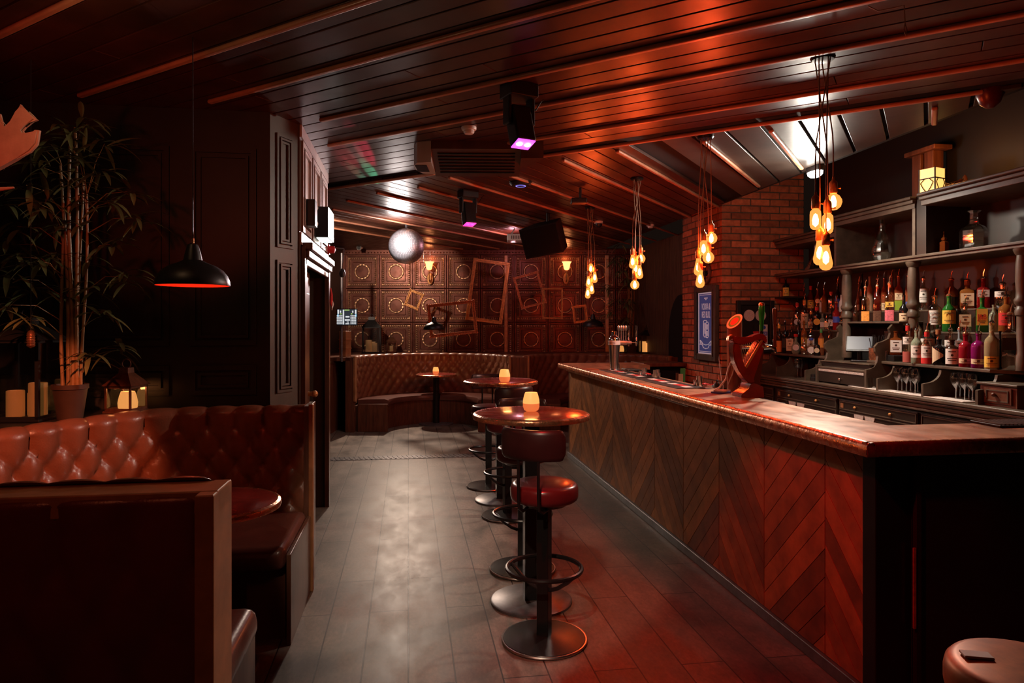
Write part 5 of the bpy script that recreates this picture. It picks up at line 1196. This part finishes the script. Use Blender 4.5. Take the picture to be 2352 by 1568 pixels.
o = bpy.data.objects.new('shelf_lamp_glow', L); COL.objects.link(o); o.location = v+Vector((-.0, 0, .32))
t = thing('dried_leaf_sprig', 'clump of dried leaves beside the little lamp on the shelving', 'leaves', v+Vector((.08, -.14, 0))); fo = MB(); rn = random.Random(8)
for i in range(24): leaf(fo, (rn.uniform(-.05, .05), rn.uniform(-.06, .06), .01+rn.uniform(0, .06)), (rn.uniform(-1, 1), rn.uniform(-1, 1), rn.uniform(.0, .8)), .08, .018, .5)
fo.build('leaves', 'cane', t)
v = on_x(2278, 222, 3.30); tag(MB().lathe([(.001, CEIL-.0-v.z), (.07, CEIL-v.z), (.075, -.01+.04), (.07, 0), (.05, -.05), (.02, -.075), (.001, -.078)], n=28).build('ceiling_dome', 'domered', loc=(3.26, v.y-.03, v.z)), 'dark red dome fitting on the ceiling edge, far upper right', 'dome light')
v = on_x(1885, 378, 3.36); t = thing('bulkhead_light', 'bright white bulkhead light at the ceiling edge behind the nearest bulbs', 'work light', (3.31, v.y, 2.80))
MB().bx((-.03, -.09, .0), (.03, .09, .053), .01).build('housing', 'blackp', t); MB().lathe([(.001, -.045), (.03, -.04), (.048, -.02), (.05, .0), (.001, .0)], n=24, sy=1.6).build('lens', 'flood', t)
v = on_h(2040, 4, CEIL); t = thing('hanging_wire', 'loose loop of thin wire hanging from the near ceiling, upper right', 'wire', v, 0)
MB().tube([(-.06, .04, -.003), (-.03, .02, -.03), (.03, -.01, -.025), (.055, -.02, -.02), (.06, -.02, -.09), (.055, -.02, -.12), (.062, -.02, -.14), (.068, -.02, -.12), (.06, -.02, -.095)], .0022, 6).build('wire', 'cord', t)
# decanters
def decanter(label, px, X, prof, stopper=None, m='crystal', n=16):
    y = yx(px, X); t = thing('decanter', label, 'decanter', (X, y, HU+.0008)); MB().lathe(prof, n=n).build('body', m, t, ang=20)
    if stopper: MB().lathe(stopper, n=n).build('stopper', m, t, ang=20)
decanter('tall teardrop cut glass decanter with stopper on the upper shelf', 2026, 4.1222, [(.001, 0), (.055, 0), (.075, .04), (.085, .08), (.078, .13), (.05, .21), (.026, .27), (.022, .36), (.034, .40), (.001, .40)], [(.001, .40), (.018, .405), (.022, .43), (.028, .46), (.022, .50), (.008, .53), (.001, .53)])
decanter('square-shouldered cut glass decanter without stopper on the upper shelf', 2236, 4.1222, [(.001, 0), (.08, 0), (.088, .02), (.09, .14), (.075, .165), (.035, .19), (.028, .22), (.03, .27), (.05, .285), (.048, .286), (.001, .27)], None, n=8)
decanter('small dark scent bottle with brass top between the two decanters', 2168, 4.104, [(.001, 0), (.032, 0), (.034, .01), (.034, .085), (.018, .095), (.001, .095)], [(.001, .095), (.02, .10), (.024, .115), (.010, .125), (.004, .15), (.003, .17), (.001, .17)], 'g_dkamber', 6)
decanter('low conical glass decanter half behind the nearest bulbs on the upper shelf', 1874, 4.1496, [(.001, 0), (.11, 0), (.105, .02), (.05, .13), (.022, .20), (.022, .27), (.03, .28), (.001, .28)])
# bottles ------------------------------------------------------------------------------------------
ROWX = {0: (3.966, HL), 1: (4.167, R1), 2: (4.3205, R2), 3: (4.054, HL), 4: (4.104, 1.573)}
def bshape(mb, kind, r, H):
    if kind == 'std': mb.lathe([(r*.92, 0), (r, .008), (r, H*.60), (r*.86, H*.67), (r*.40, H*.76), (r*.34, H*.80), (r*.33, H*.96), (r*.40, H*.965), (r*.40, H), (.001, H)], n=20)
    elif kind == 'wine': mb.lathe([(r*.92, 0), (r, .008), (r, H*.56), (r*.90, H*.64), (r*.45, H*.72), (r*.34, H*.76), (r*.32, H*.96), (r*.38, H*.965), (r*.38, H), (.001, H)], n=20)
    elif kind == 'tall': mb.lathe([(r*.92, 0), (r, .006), (r, H*.52), (r*.80, H*.60), (r*.50, H*.72), (r*.42, H*.96), (r*.5, H), (.001, H)], n=18)
    elif kind == 'sq': mb.sqlathe([(r*.93, 0, 1), (r, .008, 1), (r, H*.62, 1), (r*.85, H*.68, .8), (r*.42, H*.73, .1), (r*.36, H*.77, 0), (r*.36, H*.96, 0), (r*.44, H*.965, 0), (r*.44, H, 0), (.001, H, 0)])
    elif kind == 'gin': mb.lathe([(r*.90, 0), (r, .008), (r, H*.62), (r*.90, H*.70), (r*.55, H*.76), (r*.34, H*.80), (r*.33, H*.95), (r*.42, H*.955), (r*.42, H), (.001, H)], n=20)
    elif kind == 'round': mb.lathe([(r*.65, 0), (r*.92, H*.10), (r, H*.25), (r*.90, H*.42), (r*.60, H*.55), (r*.30, H*.63), (r*.27, H*.95), (r*.34, H), (.001, H)], n=20)
def bottle(px, row, w, ytop, kind, glass, lab, label, cap=None, pour=True, liquid=None, txt=None, lz=(.18, .48), dx=0., shape='band'):
    X, h = ROWX[row]; X += dx; z = depth_x(px, X); y = yx(px, X); r = w/2*z/FL; H = EYE+(HY-ytop)*z/FL-h
    H = max(H, .12); t = thing('bottle', label, 'bottle', (X, y, h+.0006), math.atan2(-X, y)*-1*0+atan2(y, X)+pi/2-pi/2+0)
    t.rotation_euler = (0, 0, -math.atan2(X, y))      # local -y faces the room
    if kind == 'sq': r *= .86
    m = MB(); bshape(m, kind, r, H); m.build('glass_body', glass, t)
    if liquid:
        m = MB(); rr = r*.985 if kind != 'sq' else r*1.0
        m = MB()
        if kind == 'sq': m.sqlathe([(rr*1.005, .004, 1), (rr*1.006, H*.30, 1)])
        else: m.lathe([(rr*1.02, .004), (rr*1.02, H*.30), (.001, H*.30)], n=20)
        m.build('liquid', liquid, t)
    if lab:
        m = MB(); n = 10; k = 1.012; z0, z1 = H*lz[0], H*lz[1]
        if kind == 'sq': m.bx((-r*.88, -r*1.012-.0012, z0), (r*.88, -r*1.004, z1))
        elif shape == 'diamond': m.prism([(-r*.95, z0), (r*.5, (z0+z1)/2), (-r*.95, z1)], -r*1.03, -r*.98, Matrix(((1, 0, 0, 0), (0, 0, 1, 0), (0, 1, 0, 0), (0, 0, 0, 1)))) if False else [m.face([(r*k*sin(a0), -r*k*cos(a0), zz) for a0, zz in ((-1.25+2.0*i/8, z0+(z1-z0)*.5*i/8), (-1.25+2.0*(i+1)/8, z0+(z1-z0)*.5*(i+1)/8), (-1.25+2.0*(i+1)/8, z1-(z1-z0)*.5*(i+1)/8), (-1.25+2.0*i/8, z1-(z1-z0)*.5*i/8))][:(4 if i < 7 else 3)]) for i in range(8)]
        elif shape == 'oval': m.lathe([(.001, 0), (min(r*.8, (z1-z0)/2), 0), (min(r*.8, (z1-z0)/2), .002), (.001, .002)], (0, -r*.99, (z0+z1)/2), 20, RX(pi/2))
        else:
            for i in range(n):
                a0, a1 = -1.2+2.4*i/n, -1.2+2.4*(i+1)/n
                m.face([(r*k*sin(a0), -r*k*cos(a0), z0), (r*k*sin(a1), -r*k*cos(a1), z0), (r*k*sin(a1), -r*k*cos(a1), z1), (r*k*sin(a0), -r*k*cos(a0), z1)])
        m.build('label', lab, t, ang=60)
        if lab in ('paper', 'cream_l', 'yellow_l', 'red_l', 'tile') and shape == 'band' and w >= 13:
            m = MB(); kk = 1.02
            for fz, hz, aw in (((.78, .022, .55), (.34, .015, .75), (.22, .015, .6)) if not txt else ((.24, .012, .7), (.14, .012, .5))):
                za = z0+(z1-z0)*fz; zb = za+max(.0025, (z1-z0)*hz*3)
                if kind == 'sq': m.bx((-r*.8*aw, -r*1.014-.0022, za), (r*.8*aw, -r*1.014-.0012, zb)); continue
                for i in range(6):
                    a0, a1 = -aw+2*aw*i/6, -aw+2*aw*(i+1)/6
                    m.face([(r*kk*sin(a0), -r*kk*cos(a0), za), (r*kk*sin(a1), -r*kk*cos(a1), za), (r*kk*sin(a1), -r*kk*cos(a1), zb), (r*kk*sin(a0), -r*kk*cos(a0), zb)])
            if kind == 'sq': m.box((0, -r*1.014-.0016, z0+(z1-z0)*.58), (r*.34, .001, r*.34))
            else: m.lathe([(.001, 0), (r*.20, 0), (r*.20, .001), (.001, .001)], (0, -r*1.016, z0+(z1-z0)*.58), 12, RX(pi/2)) if not txt else None
            m.build('label_print', 'brown_p' if lab != 'paper' else 'frameb', t, smooth=False)
        if txt:
            for s_, f, sz, mm in txt: text(s_, sz, mm, t, frame4((0, -r*1.03-.0015, z0+(z1-z0)*f), (1, 0, 0), (0, 0, 1), (0, -1, 0)), fit=min(1.45*r, sz*.62*len(s_)))
    nr = r*.40
    if cap: MB().lathe([(nr*1.06, H*.86), (nr*1.12, H*.875), (nr*1.12, H*1.002), (.001, H*1.004)], n=14).build('cap', cap, t)
    if pour:
        MB().lathe([(nr*1.05, H), (nr*1.1, H+.008), (nr*.6, H+.018), (.001, H+.019)], n=12).tube([(0, 0, H+.016), (0, -.002, H+.04), (.008, -.006, H+.072)], [.0042, .0036, .0026], 8).build('pourer', 'copper' if RND.random() < .6 else 'chrome', t)
    return t
B = bottle
lo = ' on the lowest ledge, left group'; mi = ' on the middle step, left group'; hi = ' on the top step, left group'
B(1777, 0, 10, 757, 'tall', 'g_clear', None, 'slim clear bottle, leftmost'+lo)
B(1789.5, 0, 14, 745, 'wine', 'g_brown', 'orange_l', 'dark bottle with orange label and yellow neck'+lo, cap='yellow_l', lz=(.03, .42))
B(1803, 0, 14, 740, 'wine', 'g_black', 'black_l', 'black wine-shaped bottle beside the orange-label one'+lo)
B(1814, 0, 20, 757, 'sq', 'g_brown', 'cream_l', 'squat dark bottle with tall cream label'+lo, lz=(.12, .62), pour=False)
B(1828, 0, 20, 767, 'round', 'g_lime', 'paper', 'round white-labelled flask with red and white neck'+lo.replace(', left group', ''), cap='red_l', pour=False, shape='oval')
B(1847, 0, 18, 770, 'round', 'g_clear', None, 'round clear flask with pourer, beside the red-white necked flask'+lo)
B(1863, 0, 22, 776, 'round', 'g_clear', 'paper', 'round clear bottle with blue cap and oval label'+lo, cap='blue_l', pour=False, shape='oval', lz=(.12, .5))
B(1876, 0, 14, 783, 'gin', 'g_black', 'cream_l', 'short black bottle with oval cream label'+lo, pour=False, shape='oval', lz=(.1, .62))
B(1818, 3, 12, 745, 'tall', 'g_clear', None, 'clear bottle behind the squat cream-label one'+lo)
B(1834, 3, 15, 740, 'wine', 'g_black', None, 'dark shouldered bottle behind the flasks'+lo)
B(1847, 3, 14, 737, 'std', 'g_amber', 'yellow_l', 'amber bottle with yellow label behind the flasks'+lo, lz=(.1, .5))
B(1862, 3, 20, 748, 'sq', 'g_clear', 'paper', 'square clear rum bottle with wide white label'+lo, lz=(.1, .55), txt=[('BACARDI', .6, .022, 'black_l')])
B(1886, 3, 13, 756, 'std', 'g_orange', 'orange_l', 'bottle with green and orange bands'+lo, cap='green_l', pour=False, lz=(.3, .65))
B(1905, 3, 20, 757, 'round', 'g_clear', None, 'wide clear flask near the till scroll, lowest ledge, left group')
B(1932, 1, 22, 750-20, 'round', 'g_clear', None, 'largest clear flask, last before the till bay', dx=-.02)
B(1831, 1, 17, 696, 'std', 'g_clear', 'paper', 'clear bottle with red neck and round white label'+mi, cap='red_l', shape='oval', lz=(.08, .5))
B(1848, 1, 17, 690, 'std', 'g_clear', 'cream_l', 'clear bottle with tall cream label and orange neck'+mi, cap='orange_l', lz=(.05, .55))
B(1863, 1, 13, 716, 'std', 'g_brown', 'cream_l', 'small brown bottle with cream label'+mi, cap='orange_l', lz=(.1, .45))
B(1876, 1, 18, 706, 'gin', 'g_black', 'yellow_l', 'black bottle with gold oval label and red cap'+mi, cap='red_l', shape='oval', lz=(.1, .62))
B(1889, 1, 12, 720, 'sq', 'g_lime', 'paper', 'clear bottle with white label edged green'+mi, pour=False)
B(1899, 1, 12, 722, 'std', 'g_clear', 'cream_l', 'thin clear bottle with small cream label'+mi, pour=False)
B(1908, 1, 13, 708, 'sq', 'g_black', 'tile', 'dark square bottle with picture label'+mi)
B(1921, 1, 16, 696, 'std', 'g_red', 'blue_l', 'bright red bottle with blue and white label'+mi, lz=(.28, .5))
B(1933, 2, 12, 677, 'tall', 'g_white', None, 'slim white bottle beside the first turned column', pour=False, dx=-.1)
B(1847, 2, 12, 664, 'wine', 'g_dkamber', None, 'dark amber bottle, leftmost'+hi)
B(1862, 2, 14, 657, 'std', 'g_dkamber', 'yellow_l', 'dark bottle with gold label and red cap'+hi, cap='red_l', pour=False)
B(1878, 2, 13, 664, 'std', 'g_dkamber', 'cream_l', 'dark red bottle with round pale label'+hi, shape='oval', lz=(.3, .7))
B(1886, 2, 9, 683, 'sq', 'g_clear', 'paper', 'pale narrow bottle with plain white label'+hi, lz=(.05, .7), pour=False)
B(1893, 2, 12, 664, 'std', 'g_amber', None, 'amber bottle without label, between white label and pink cap'+hi)
B(1909, 2, 16, 670, 'gin', 'g_clear', None, 'ornate clear bottle with pink cap'+hi, cap='pink', pour=False)
B(1924, 2, 13, 652, 'std', 'g_black', 'blue_l', 'tall black bottle with blue band, rightmost'+hi)
v = on_x(1805, 681, 4.0584); t = thing('corner_bracket_shelf', 'small dark bracket shelf at the right edge of the brick pillar', 'shelf', (4.0584, v.y, v.z), 0)
MB().bx((-.08, -.09, -.02), (.20, .09, 0), .004).build('board', 'bbar', t); m = MB(); m.prism([(-.06, -.02), (.20, -.02), (.20, -.18), (.16, -.16), (.06, -.06)], -.02, .02, XZ); m.build('bracket', 'bbar', t)
ROWX[5] = (4.0584, v.z)
B(1805, 5, 14, 640, 'wine', 'g_black', 'yellow_l', 'dark bottle with pale yellow label alone on the pillar bracket', lz=(.02, .5), pour=False)
can = ' on the till canopy'
B(1965.5, 4, 13, 706, 'std', 'g_brown', None, 'small brown dropper bottle'+can, dx=-.04)
B(1987.7, 4, 20, 661, 'sq', 'g_clear', None, 'square clear bottle with orange fruit infusion'+can, liquid='amber_p', dx=-.04)
B(2015, 4, 20, 658, 'sq', 'g_clear', None, 'square clear bottle with dark brown infusion'+can, liquid='brown_p', dx=-.04)
B(2043, 4, 22, 652, 'sq', 'g_clear', 'yellow_l', 'square clear bottle with pink infusion'+can, liquid='pink', dx=-.04, lz=(.38, .52))
bk = ' behind the infusion bottles'
B(1973, 2, 10, 652, 'tall', 'g_amber', 'paper', 'slim amber-red bottle with white label'+bk, lz=(.05, .25))
B(1980, 2, 11, 628, 'wine', 'g_black', None, 'tall black-necked bottle'+bk, pour=False)
B(1998, 2, 14, 635, 'std', 'g_tan', None, 'frosted tan flat-shouldered bottle'+bk, pour=False)
B(2016, 2, 16, 642, 'std', 'g_red', None, 'red bottle with pourer, behind the dark infusion'+bk)
B(2031, 2, 13, 640, 'std', 'g_orange', 'cream_l', 'orange-red bottle with low cream label'+bk, lz=(.03, .25))
B(2048, 2, 13, 638, 'std', 'g_orange', None, 'plain orange-red bottle, behind the pink infusion'+bk)
B(2064, 2, 20, 636, 'sq', 'g_orange', 'cream_l', 'orange bottle with lime green liquid and pale label'+bk, liquid='limeliq', lz=(.32, .52))
B(2085, 2, 11, 634, 'std', 'g_orange', 'blue_l', 'narrow red bottle with blue base label beside the second column', lz=(.02, .25))
B(2076, 1, 20, 678, 'wine', 'g_black', 'cream_l', 'black wine-shaped bottle with big cream label, right of the till', lz=(.16, .50), pour=False, dx=-.02)
tr = ' on the top step, right group'; mr = ' on the middle step, right group'; br_ = ' on the lowest ledge, right group'
B(2121, 2, 21, 640, 'std', 'g_clear', 'paper', 'clear bottle with white portrait label, leftmost'+tr, lz=(.24, .68))
B(2185, 2, 28, 643, 'std', 'g_dkamber', 'black_l', 'dark amber whiskey bottle with black label'+tr, lz=(.12, .42))
B(2222, 2, 34, 646, 'sq', 'g_amber', 'cream_l', 'square amber bottle with cork stopper and cream label'+tr, cap='edge', lz=(.10, .56))
B(2259, 2, 30, 640, 'sq', 'g_red', 'tile', 'square red-brown bottle with slanted label'+tr, lz=(.38, .62))
B(2303, 2, 32, 653, 'gin', 'g_clear', 'paper', 'clear bottle with white arched label, rightmost'+tr, lz=(.46, .70))
B(2147, 1, 28, 683, 'gin', 'g_clear', 'paper', 'clear whiskey bottle with white label in black capitals'+mr, cap=None, lz=(.20, .62), txt=[('SOUTHERN', .78, .021, 'black_l'), ('COMFORT', .50, .021, 'black_l')])
B(2180, 1, 28, 680, 'std', 'g_green', 'yellow_l', 'green whiskey bottle with pale yellow label'+mr, lz=(.22, .60), txt=[('JAMESON', .80, .024, 'black_l')])
B(2217, 1, 30, 700, 'sq', 'g_clear', 'cream_l', 'square clear bottle with white and cream label, red seal'+mr, lz=(.20, .64))
B(2256, 1, 28, 684, 'sq', 'g_green', 'yellow_l', 'green whisky bottle with big red letters on yellow label'+mr, lz=(.20, .68), txt=[('J&B', .5, .055, 'red_l')])
B(2283, 1, 20, 700, 'std', 'g_lime', None, 'pale green unlabelled bottle beside the red-lettered one'+mr, pour=False)
B(2312, 1, 32, 682, 'gin', 'g_amber', 'red_l', 'amber bourbon bottle with dull red label, rightmost'+mr, lz=(.20, .55))
tag(MB().bx((-.06, -.07, 0), (.06, .07, .05), .006).build('bottle_stand', 'blackp', loc=(4.031, yx(2058, 4.031), HL+.0006), rz=-TH), 'low black stand under the square red bottle, right of the straws', 'stand')
ROWX[6] = (4.031, HL+.0515)
B(2058, 6, 30, 760, 'sq', 'g_dkamber', 'paper', 'square dark red bottle with white label on a low black stand', lz=(.12, .62), pour=False)
B(2085, 0, 21, 748, 'std', 'g_clear', 'paper', 'clear bottle with red cap and pink liquid'+br_, cap='red_l', liquid='pinkliq', lz=(.5, .7))
B(2105, 3, 25, 718, 'std', 'g_white', None, 'white porcelain bottle marked with a black 3'+br_, pour=False)
o = [x for x in bpy.data.objects if x.get('label', '').startswith('white porcelain')][0]
text('3', .09, 'black_l', o, frame4((0, -.047, .16), (1, 0, 0), (0, 0, 1), (0, -1, 0)))
B(2105, 0, 23, 759, 'std', 'g_lime', 'paper', 'pale green bottle with white label and red seal, in front of the porcelain one', lz=(.18, .55), dx=-.02)
B(2129, 0, 24, 763, 'std', 'g_clear', 'paper', 'clear bottle with red cap and red base band'+br_, cap='red_l', lz=(.20, .58), liquid='red_l')
B(2131, 3, 30, 742, 'wine', 'g_black', 'paper', 'black bottle with slanted white label behind the red-capped one', lz=(.35, .62), pour=False)
B(2158, 0, 30, 779, 'gin', 'g_black', 'cream_l', 'stubby black bottle with pointed cream label'+br_, shape='diamond', lz=(.05, .72), pour=False)
B(2155, 3, 24, 757, 'round', 'g_clear', None, 'clear round bottle with cork stopper behind the stubby black one', cap='edge', pour=False)
B(2187, 0, 28, 780, 'gin', 'g_brown', 'paper', 'short brown bottle with white portrait label'+br_, lz=(.08, .66), pour=False)
B(2183, 3, 24, 758, 'std', 'g_clear', 'paper', 'clear bottle with arched white label behind the short brown one', lz=(.35, .72))
B(2204, 3, 22, 757, 'sq', 'g_blue', 'paper', 'ice blue bottle with arched white label behind the ruby gin', lz=(.30, .70))
B(2218, 0, 28, 768, 'gin', 'g_gin', 'cream_l', 'ruby red bottle with pale base band'+br_, lz=(.12, .27))
B(2248, 0, 31, 766, 'gin', 'g_purple', 'cream_l', 'deep purple bottle with pale base band'+br_, lz=(.12, .27))
B(2278, 0, 30, 742, 'wine', 'g_straw', 'yellow_l', 'white wine bottle with low yellow label'+br_, lz=(.04, .28))
B(2297, 3, 14, 760, 'std', 'g_black', None, 'slim black bottle between the wine bottle and the large clear bottle', pour=False)
ROWX[7] = (4.02, HL)
B(2322, 7, 42, 722, 'sq', 'g_clear', 'black_l', 'large square clear bottle with black label, rightmost'+br_, lz=(.36, .58))
# straws, glasses
v = Vector((3.9763, yx(2012, 3.9763), HL+.0006)); t = thing('straw_cup', 'copper cup full of black straws, right of the till', 'cup', v)
MB().lathe([(.001, 0), (.052, 0), (.056, .02), (.058, .105), (.055, .105), (.052, .012), (.001, .01)], n=28).build('cup', 'copper', t)
rn = random.Random(4); s1 = None
for i in range(16):
    a_, r = rn.uniform(0, 6.28), rn.uniform(.012, .042); x, y = r*cos(a_), r*sin(a_); d = Vector((x*1.1, y*1.1, .19+rn.uniform(-.015, .02)))
    o = MB().cyl((x*.6, y*.6, .012), (x*.6+d.x, y*.6+d.y, .012+d.z), .0033, n=8).build('drinking_straw', 'blackp', loc=v); tag(o, 'black drinking straw standing in the copper cup right of the till', 'straw', 'black straws in the copper cup')
v = Vector((3.9672, yx(2032, 3.9672), HL+.0006)); tag(MB().lathe([(.001, 0), (.026, 0), (.031, .085), (.029, .085), (.024, .006), (.001, .006)], n=20).build('shot_glass', 'tumbler', loc=v), 'small clear glass beside the copper straw cup', 'glass')
def glass_mesh(): return MB().lathe([(.001, 0), (.030, 0), (.034, .004), (.037, .092), (.035, .092), (.031, .008), (.001, .008)], n=18)
first = None
for i, px in enumerate((1964, 1972, 1980, 1988, 1996, 2004)):
    for j in range(2):
        X = 3.8304+.09*j; p = (X, yx(px+2*j, X), HC+0.001)
        if first is None: first = glass_mesh().build('tumbler', 'tumbler', loc=p); tag(first, 'clear tumbler in the cluster beside the till drawer', 'glass', 'tumblers beside the till drawer')
        else: o = first.copy(); COL.objects.link(o); o.location = p
def wine(p): return MB().lathe([(.001, 0), (.034, 0), (.034, .003), (.006, .008), (.0045, .075), (.012, .085), (.034, .115), (.040, .15), (.034, .19), (.032, .19), (.038, .15), (.032, .117), (.001, .09)], n=18).build('wine_glass', 'tumbler', loc=p)
first = None
for (px, X) in ((2062, 3.8486), (2072, 3.9216), (2082, 3.8486), (2092, 3.9216), (2102, 3.8486), (2108, 3.9581), (2075, 4.0128), (2095, 4.0128)):
    p = (X, yx(px, X), HC+0.001)
    if first is None: first = wine(p); tag(first, 'dark stemmed wine glass under the ledge right of the tumblers', 'glass', 'stemmed glasses under the bottle ledge')
    else: o = first.copy(); COL.objects.link(o); o.location = p
first2 = None
for (px, X) in ((2196, 3.8851), (2206, 3.9581), (2216, 3.8851), (2226, 3.9581), (2234, 3.8851)):
    p = (X, yx(px, X), HC+0.001); o = first.copy(); COL.objects.link(o); o.location = p; o['label'] = 'dark stemmed glass in the bay left of the small drawer box'; o['group'] = 'stemmed glasses beside the drawer box'
for (px, X) in ((1832, 3.8851), (1840, 3.9581)):
    p = (X, yx(px, X), HC+0.001); o = first.copy(); COL.objects.link(o); o.location = p; o['label'] = 'dark stemmed glass in the bay left of the till'; o['group'] = 'stemmed glasses left of the till'
v = Vector((3.8304, yx(1869, 3.8304), HC+0.001)); tag(MB().lathe([(.001, 0), (.035, 0), (.035, .03), (.028, .034), (.028, .06), (.001, .062)], n=24).build('counter_puck', 'blackp', loc=v), 'small black round gadget on the counter left of the till drawer', 'gadget')
t = thing('service_mats', 'pale ribbed service mat along the back counter under the glasses', 'mat', (3.8304, yx(2080, 3.8304), HC+0.001)); MB().bx((-.06, -.62, 0), (.06, .62, .006), .002).build('mat', 'tile', t)
# ------------------------------------------------------------------ light
def spot(name, p, target, e, col, size, blend=.4, soft=.08):
    L = bpy.data.lights.new(name, 'SPOT'); L.energy = e; L.color = col; L.spot_size = radians(size); L.spot_blend = blend; L.shadow_soft_size = soft
    o = bpy.data.objects.new(name, L); COL.objects.link(o); o.location = p
    o.rotation_euler = (Vector(target)-Vector(p)).to_track_quat('-Z', 'Y').to_euler(); return o
def point(name, p, e, col, soft=.06):
    L = bpy.data.lights.new(name, 'POINT'); L.energy = e; L.color = col; L.shadow_soft_size = soft
    o = bpy.data.objects.new(name, L); COL.objects.link(o); o.location = p; return o
MBALL = on_d(933, 565, 8.9)
# white spot on the mirror ball and the light it throws round the far room
spot('ball_spot', cw(-1.9, 6.2, 2.7), MBALL, 1300, (1, .90, .92), 8.4, .2, .015)
spot('ball_reflection', MBALL+Vector((.30, -.2, -.1)), (XW, 5.5, 2.3), 600, (1, .78, .78), 24, .6, .05)
point('far_pink', cw(.02, 9.55, 2.70), 9, (1, .42, .50), .05)
point('ball_scatter', MBALL+Vector((-.10, -.42, .05)), 24, (1, .86, .80), .12)
spot('far_white', cw(-1.85, 11.75, 2.74), cw(-1.0, 8.2, 0), 330, (1, .75, .57), 80, .5, .06)
spot('panel_spot', cw(-2.35, 7.8, 2.78), cw(-2.0, 12, 2.15), 230, (1, .74, .56), 34, .3, .03)
# neutral spot from the near ceiling
spot('house_spot', cw(-.45, .5, 2.78), (.50, 4.5, 0), 150, (1, .74, .54), 31, .25, .03)
spot('cap_fill', cw(-1.3, .5, 2.5), cw(-1.0, 2.15, 1.0), 12, (1, .20, .085), 42, .5, .05)  # red fill added to brighten the partition cap, no fitting here
# coloured flecks thrown on the boards
for px, py, c_, e_ in ((792, 352, (1, .08, .10), 700), (812, 345, (1, .5, .45), 420), (834, 342, (1, .04, .10), 700), (800, 380, (1, .05, .08), 600), (850, 392, (.15, 1, .5), 420), (822, 398, (.2, 1, .6), 350)):
    spot('fleck', MBALL+Vector((0, -.3, -.05)), on_h(px, py, CEIL), e_, c_, 2.2, .7, .01)
spot('green_fleck', on_d(1000, 640, 6.0), on_h(738, 190, CEIL), 14, (.25, 1, .35), 9, 1., .03)
# red wash
spot('red_wash_bar', cw(-.1, 1.9, 2.78), cw(1.0, 2.8, 0), 115, (1, .006, .012), 54, .4, .04)
spot('red_wash_alcove', cw(-1.1, .9, 2.6), cw(-2.5, 3.0, .9), 330, (1, .24, .11), 31, .15, .05)
spot('red_corner', cw(-1.6, 1.5, 2.1), cw(-1.85, 2.75, 2.35), 26, (1, .07, .03), 44, .6, .05)
fl = (3.26, on_x(1885, 378, 3.36).y-.05, 2.70)
spot('bulkhead_flood', fl, (1.7, fl[1]-.8, 1.0), 190, (1, .88, .74), 158, .8, .06)
spot('bulkhead_spill', (3.16, fl[1], 2.64), (3.95, fl[1]-.35, 1.25), 120, (1, .88, .72), 112, .7, .05)
point('bulkhead_halo', (3.2, fl[1], 2.66), 9, (1, .95, .85), .05)
for (px, py, z, e) in ((1463, 600, 6.07, 13), (1620, 585, 4.72, 15), (1355, 640, 7.56, 5), (1885, 530, 3.32, 2.5)):
    v = on_d(px, py, z); point('bulb_glow', v, e, (1, .038, .020), .10)
point('alcove_fill', cw(-1.6, 2.4, 2.5), 3, (1, .55, .28), .1)  # unseen fill added to lighten the bamboo leaves
v = on_d(443, 656, 3.1); point('lining_fill', (v.x, v.y, v.z+.06), .5, (1, .12, .05), .03).data.energy = 1.2  # fill added inside the shade to redden its lining
w = bpy.data.worlds.new('world'); w.use_nodes = True; SC.world = w
w.node_tree.nodes['Background'].inputs[0].default_value = (1, .55, .40, 1); w.node_tree.nodes['Background'].inputs[1].default_value = .007
SC.view_settings.view_transform = 'Standard'; SC.view_settings.look = 'None'; SC.view_settings.gamma = 1; SC.view_settings.use_curve_mapping = False; SC.view_settings.exposure = 0
SC.cycles.sample_clamp_indirect = 5.0; SC.cycles.caustics_reflective = False; SC.cycles.caustics_refractive = False
SC.cycles.max_bounces = 5; SC.cycles.diffuse_bounces = 3; SC.cycles.glossy_bounces = 3; SC.cycles.transmission_bounces = 6; SC.cycles.transparent_max_bounces = 12; SC.cycles.adaptive_threshold = .06; SC.cycles.use_denoising = True
